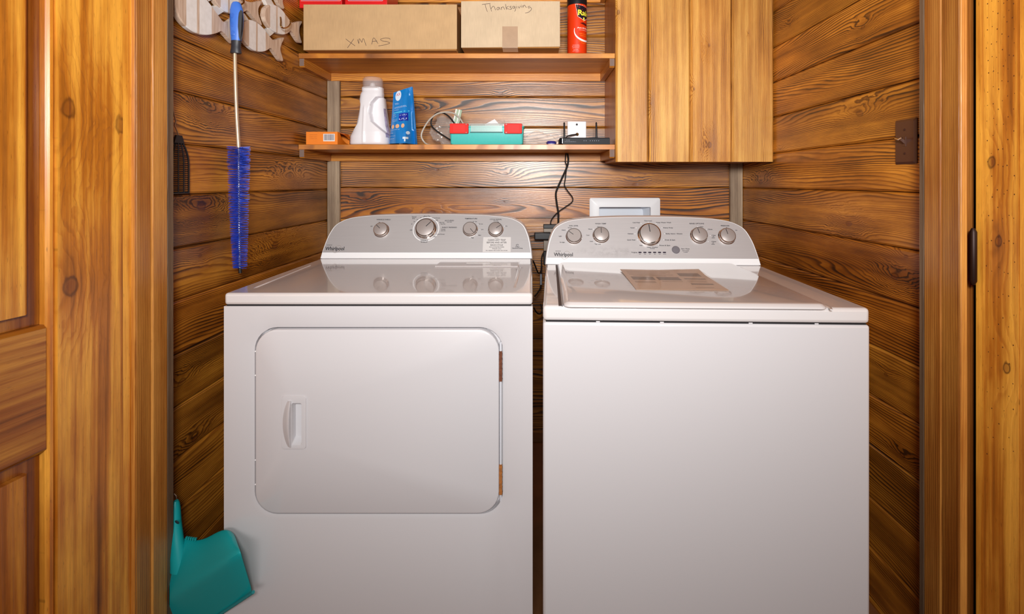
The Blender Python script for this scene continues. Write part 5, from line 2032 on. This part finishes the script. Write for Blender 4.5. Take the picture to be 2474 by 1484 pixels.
for i in range(n):
    t = i / n
    j = min(int(t * (len(core) - 1)), len(core) - 2)
    p = core[j].lerp(core[j + 1], t * (len(core) - 1) - j)
    a = t * 2 * PI * 29.5 + R6.choice((0, PI)) + R6.gauss(0, .33)
    ln = (25.0 - 9.5 * t ** 1.3) * mpp * R6.uniform(.9, 1.05)
    dv = Vector((math.cos(a), math.sin(a), R6.gauss(0, .035)))
    w_ = Vector((-math.sin(a), math.cos(a), 0)) * .0005
    u_ = Vector((0, 0, .0005))
    b0 = [bm.verts.new(p + w_), bm.verts.new(p - w_ * .5 + u_), bm.verts.new(p - w_ * .5 - u_)]
    tip = p + dv * ln
    t0 = [bm.verts.new(tip + w_ * .7), bm.verts.new(tip - w_ * .35 + u_ * .7), bm.verts.new(tip - w_ * .35 - u_ * .7)]
    for q_ in range(3):
        bm.faces.new((b0[q_], b0[(q_ + 1) % 3], t0[(q_ + 1) % 3], t0[q_]))
o = obj('bristles', bm, plain('blue_nylon_bristle', (44, 78, 206), .4), br); o['kind'] = 'stuff'
bm = bmesh.new()
tube(bm, [bp(579.5, 648), bp(580, 653), bp(580.5, 660)], 4 * mpp, 10)
obj('tip', bm, M_BLACK, br, smooth=True)

# fly swatter
XSW = XL + .008
fs = thing('fly_swatter', fw(436, 466, XSW), 'black fly swatter hanging on the wall beside the jamb', 'fly swatter')
def sq(u, v): return fw(u, v, XSW)
y1s = sq(457, 400).y
yms = sq(431, 400).y
y0s = 2 * yms - y1s
y0s = max(y0s, JLB + .003)
zt_, zs_, zb_ = sq(440, 350).z, sq(457, 400).z, sq(450, 466).z


def outline(t):   # t 0 bottom .. 1 top: left and right edge of the blade
    k_ = (1 - max(0, (t - .55) / .45) ** 2.2 * .55)
    return yms + (y0s - yms) * k_, yms + (y1s - yms) * k_


bm = bmesh.new()
ztop = sq(440, 347).z
def zz(t): return zb_ + (ztop - zb_) * t
for i in range(24):
    t = (i + .5) / 24
    l, r = outline(t)
    tube(bm, [(XSW, l, zz(t)), (XSW, r, zz(t))], .0012, 4)
for f_ in (.02, .25, .5, .75, .98):
    tube(bm, [(XSW, outline(t / 12)[0] * (1 - f_) + outline(t / 12)[1] * f_, zz(t / 12)) for t in range(13)], .0017 if 0.1 < f_ < .9 else .0024, 5)
tube(bm, [(XSW, outline(0)[0], zz(0)), (XSW, outline(0)[1], zz(0))], .002, 5)
obj('mesh_blade', bm, M_BLACK, fs)
bm = bmesh.new()
l, r = outline(1)
loft(bm, [[(XSW - .002, l, ztop), (XSW - .002, r, ztop), (XSW - .002, yms + .010, sq(431, 327).z), (XSW - .002, yms - .010, sq(431, 327).z)],
          [(XSW + .003, l, ztop), (XSW + .003, r, ztop), (XSW + .003, yms + .010, sq(431, 327).z), (XSW + .003, yms - .010, sq(431, 327).z)]])
obj('collar', bm, M_BLACK, fs)
bm = bmesh.new()
tube(bm, [sq(431.5, 328), sq(427, 315), sq(421.5, 303), sq(425, 292), sq(421.5, 281), sq(418.5, 268), sq(417, 230), sq(416.5, 150), sq(416, 40)], .0016, 6)
obj('wire_handle', bm, plain('wire_handle_metal', (196, 160, 130), .3, metal=.9), fs, smooth=True)

# teal dustpan hung low in the gap beside the dryer
M_DUST = plain('teal_dustpan_plastic', (10, 164, 168), .38)
dp = thing('dustpan', at(500, 1470, 1.19), 'teal dustpan hanging between the plank wall and dryer', 'dustpan')


def dd_(u): return 1.222 - (u - 420) / 195 * .105


def dq(u, v, e=0): return at(u, v, dd_(u) + e)


# rows from rear top edge, over the crease, down to the lip
cols = [408, 432, 447, 462, 480, 500, 520, 536, 550, 560, 567]
top = {408: 1312, 432: 1300, 447: 1298, 462: 1303, 480: 1305, 500: 1299, 520: 1287, 536: 1280, 550: 1279, 560: 1284, 567: 1294}
bm = bmesh.new()
rows = []
for j in range(13):
    t = j / 12
    row = []
    for i, u in enumerate(cols):
        f_ = i / (len(cols) - 1)
        # crease runs from (420,1437) to (575,1338); lip from (420,1562) to (613,1432)
        uc = 408 + (582 - 408) * f_; vc = 1446 - (uc - 408) * .645
        ul = 408 + (612 - 408) * f_; vl = 1570 - (ul - 408) * .672
        vt = top[u]
        if t < .42:
            k_ = t / .42
            uu, vv = u + (uc - u) * k_, vt + (vc - vt) * k_
            e_ = .014 - .062 * k_ ** .8
        else:
            k_ = (t - .42) / .58
            uu, vv = uc + (ul - uc) * k_, vc + (vl - vc) * k_
            e_ = -.048 + .075 * k_
        if i == len(cols) - 1:
            e_ += .012
        if i == len(cols) - 2:
            e_ += .003
        if uu > 540:
            e_ = min(e_, 1.176 - dd_(uu))
        row.append(dq(uu, vv, e_))
    rows.append(row)
gv = [[bm.verts.new(p) for p in r_] for r_ in rows]
for j in range(12):
    for i in range(len(cols) - 1):
        bm.faces.new((gv[j][i], gv[j][i + 1], gv[j + 1][i + 1], gv[j + 1][i]))
pan = obj('pan', bm, M_DUST, dp, smooth=True)
pan.data.set_sharp_from_angle(angle=math.radians(60))
sm = pan.modifiers.new('thickness', 'SOLIDIFY'); sm.thickness = .0025; sm.offset = 0
sb_ = pan.modifiers.new('smooth', 'SUBSURF'); sb_.levels = sb_.render_levels = 1
# lip strip
bm = bmesh.new()
tube(bm, [dq(408, 1566, .019), dq(520, 1492, .019), dq(612, 1431, .019)], .004, 6)
obj('rubber_lip', bm, plain('teal_rubber_lip', (36, 140, 146), .5), pan, smooth=True)
# comb teeth
bm = bmesh.new()
for i in range(5):
    u = 450 + i * 5.4
    p = dq(u, 1299 + i * .8, -.004)
    loft(bm, [[p + Vector((-.0022, 0, .0005)), p + Vector((.0022, 0, .0005)), p + Vector((.0022, .004, .0005)), p + Vector((-.0022, .004, .0005))],
              [p + Vector((-.0016, 0, -.006)), p + Vector((.0006, 0, -.006)), p + Vector((.0006, .004, -.006)), p + Vector((-.0016, .004, -.006))]])
obj('comb_teeth', bm, M_DUST, pan)
# handle
bm = bmesh.new()
def hsec(u, v, wpx, dep, e=0):
    c = dq(u, v, e)
    return [(c.x + wpx / 2 * .00101 * math.cos(2 * PI * i / 16), c.y + dep * math.sin(2 * PI * i / 16), c.z) for i in range(16)]
loft(bm, [hsec(425, 1210, 8, .006, .004), hsec(425, 1216, 14, .009, .004), hsec(425.5, 1230, 17, .011, .002), hsec(426, 1262, 21, .012, 0), hsec(428, 1300, 27, .013, -.006), hsec(430, 1345, 34, .014, -.014), hsec(432, 1380, 40, .012, -.018)])
hd = obj('handle', bm, M_DUST, dp, smooth=True)
bm = bmesh.new()
c = dq(427.5, 1262, -.0122)
bmesh.ops.create_icosphere(bm, subdivisions=2, radius=.0055, matrix=T(c) @ RY(.6) @ Matrix.Diagonal((1.1, .25, .6, 1)))
obj('hanging_hole', bm, plain('dark_hole', (8, 40, 48), .8), hd, smooth=True)
hk = bmesh.new()
c = dq(425, 1206, .006)
tube(hk, [(XL + .0005, c.y, c.z + .012), (c.x - .004, c.y, c.z + .012), (c.x, c.y, c.z + .008), (c.x + .001, c.y, c.z)], .002, 6)
obj('hanging_wire', hk, M_STEEL, dp, smooth=True)
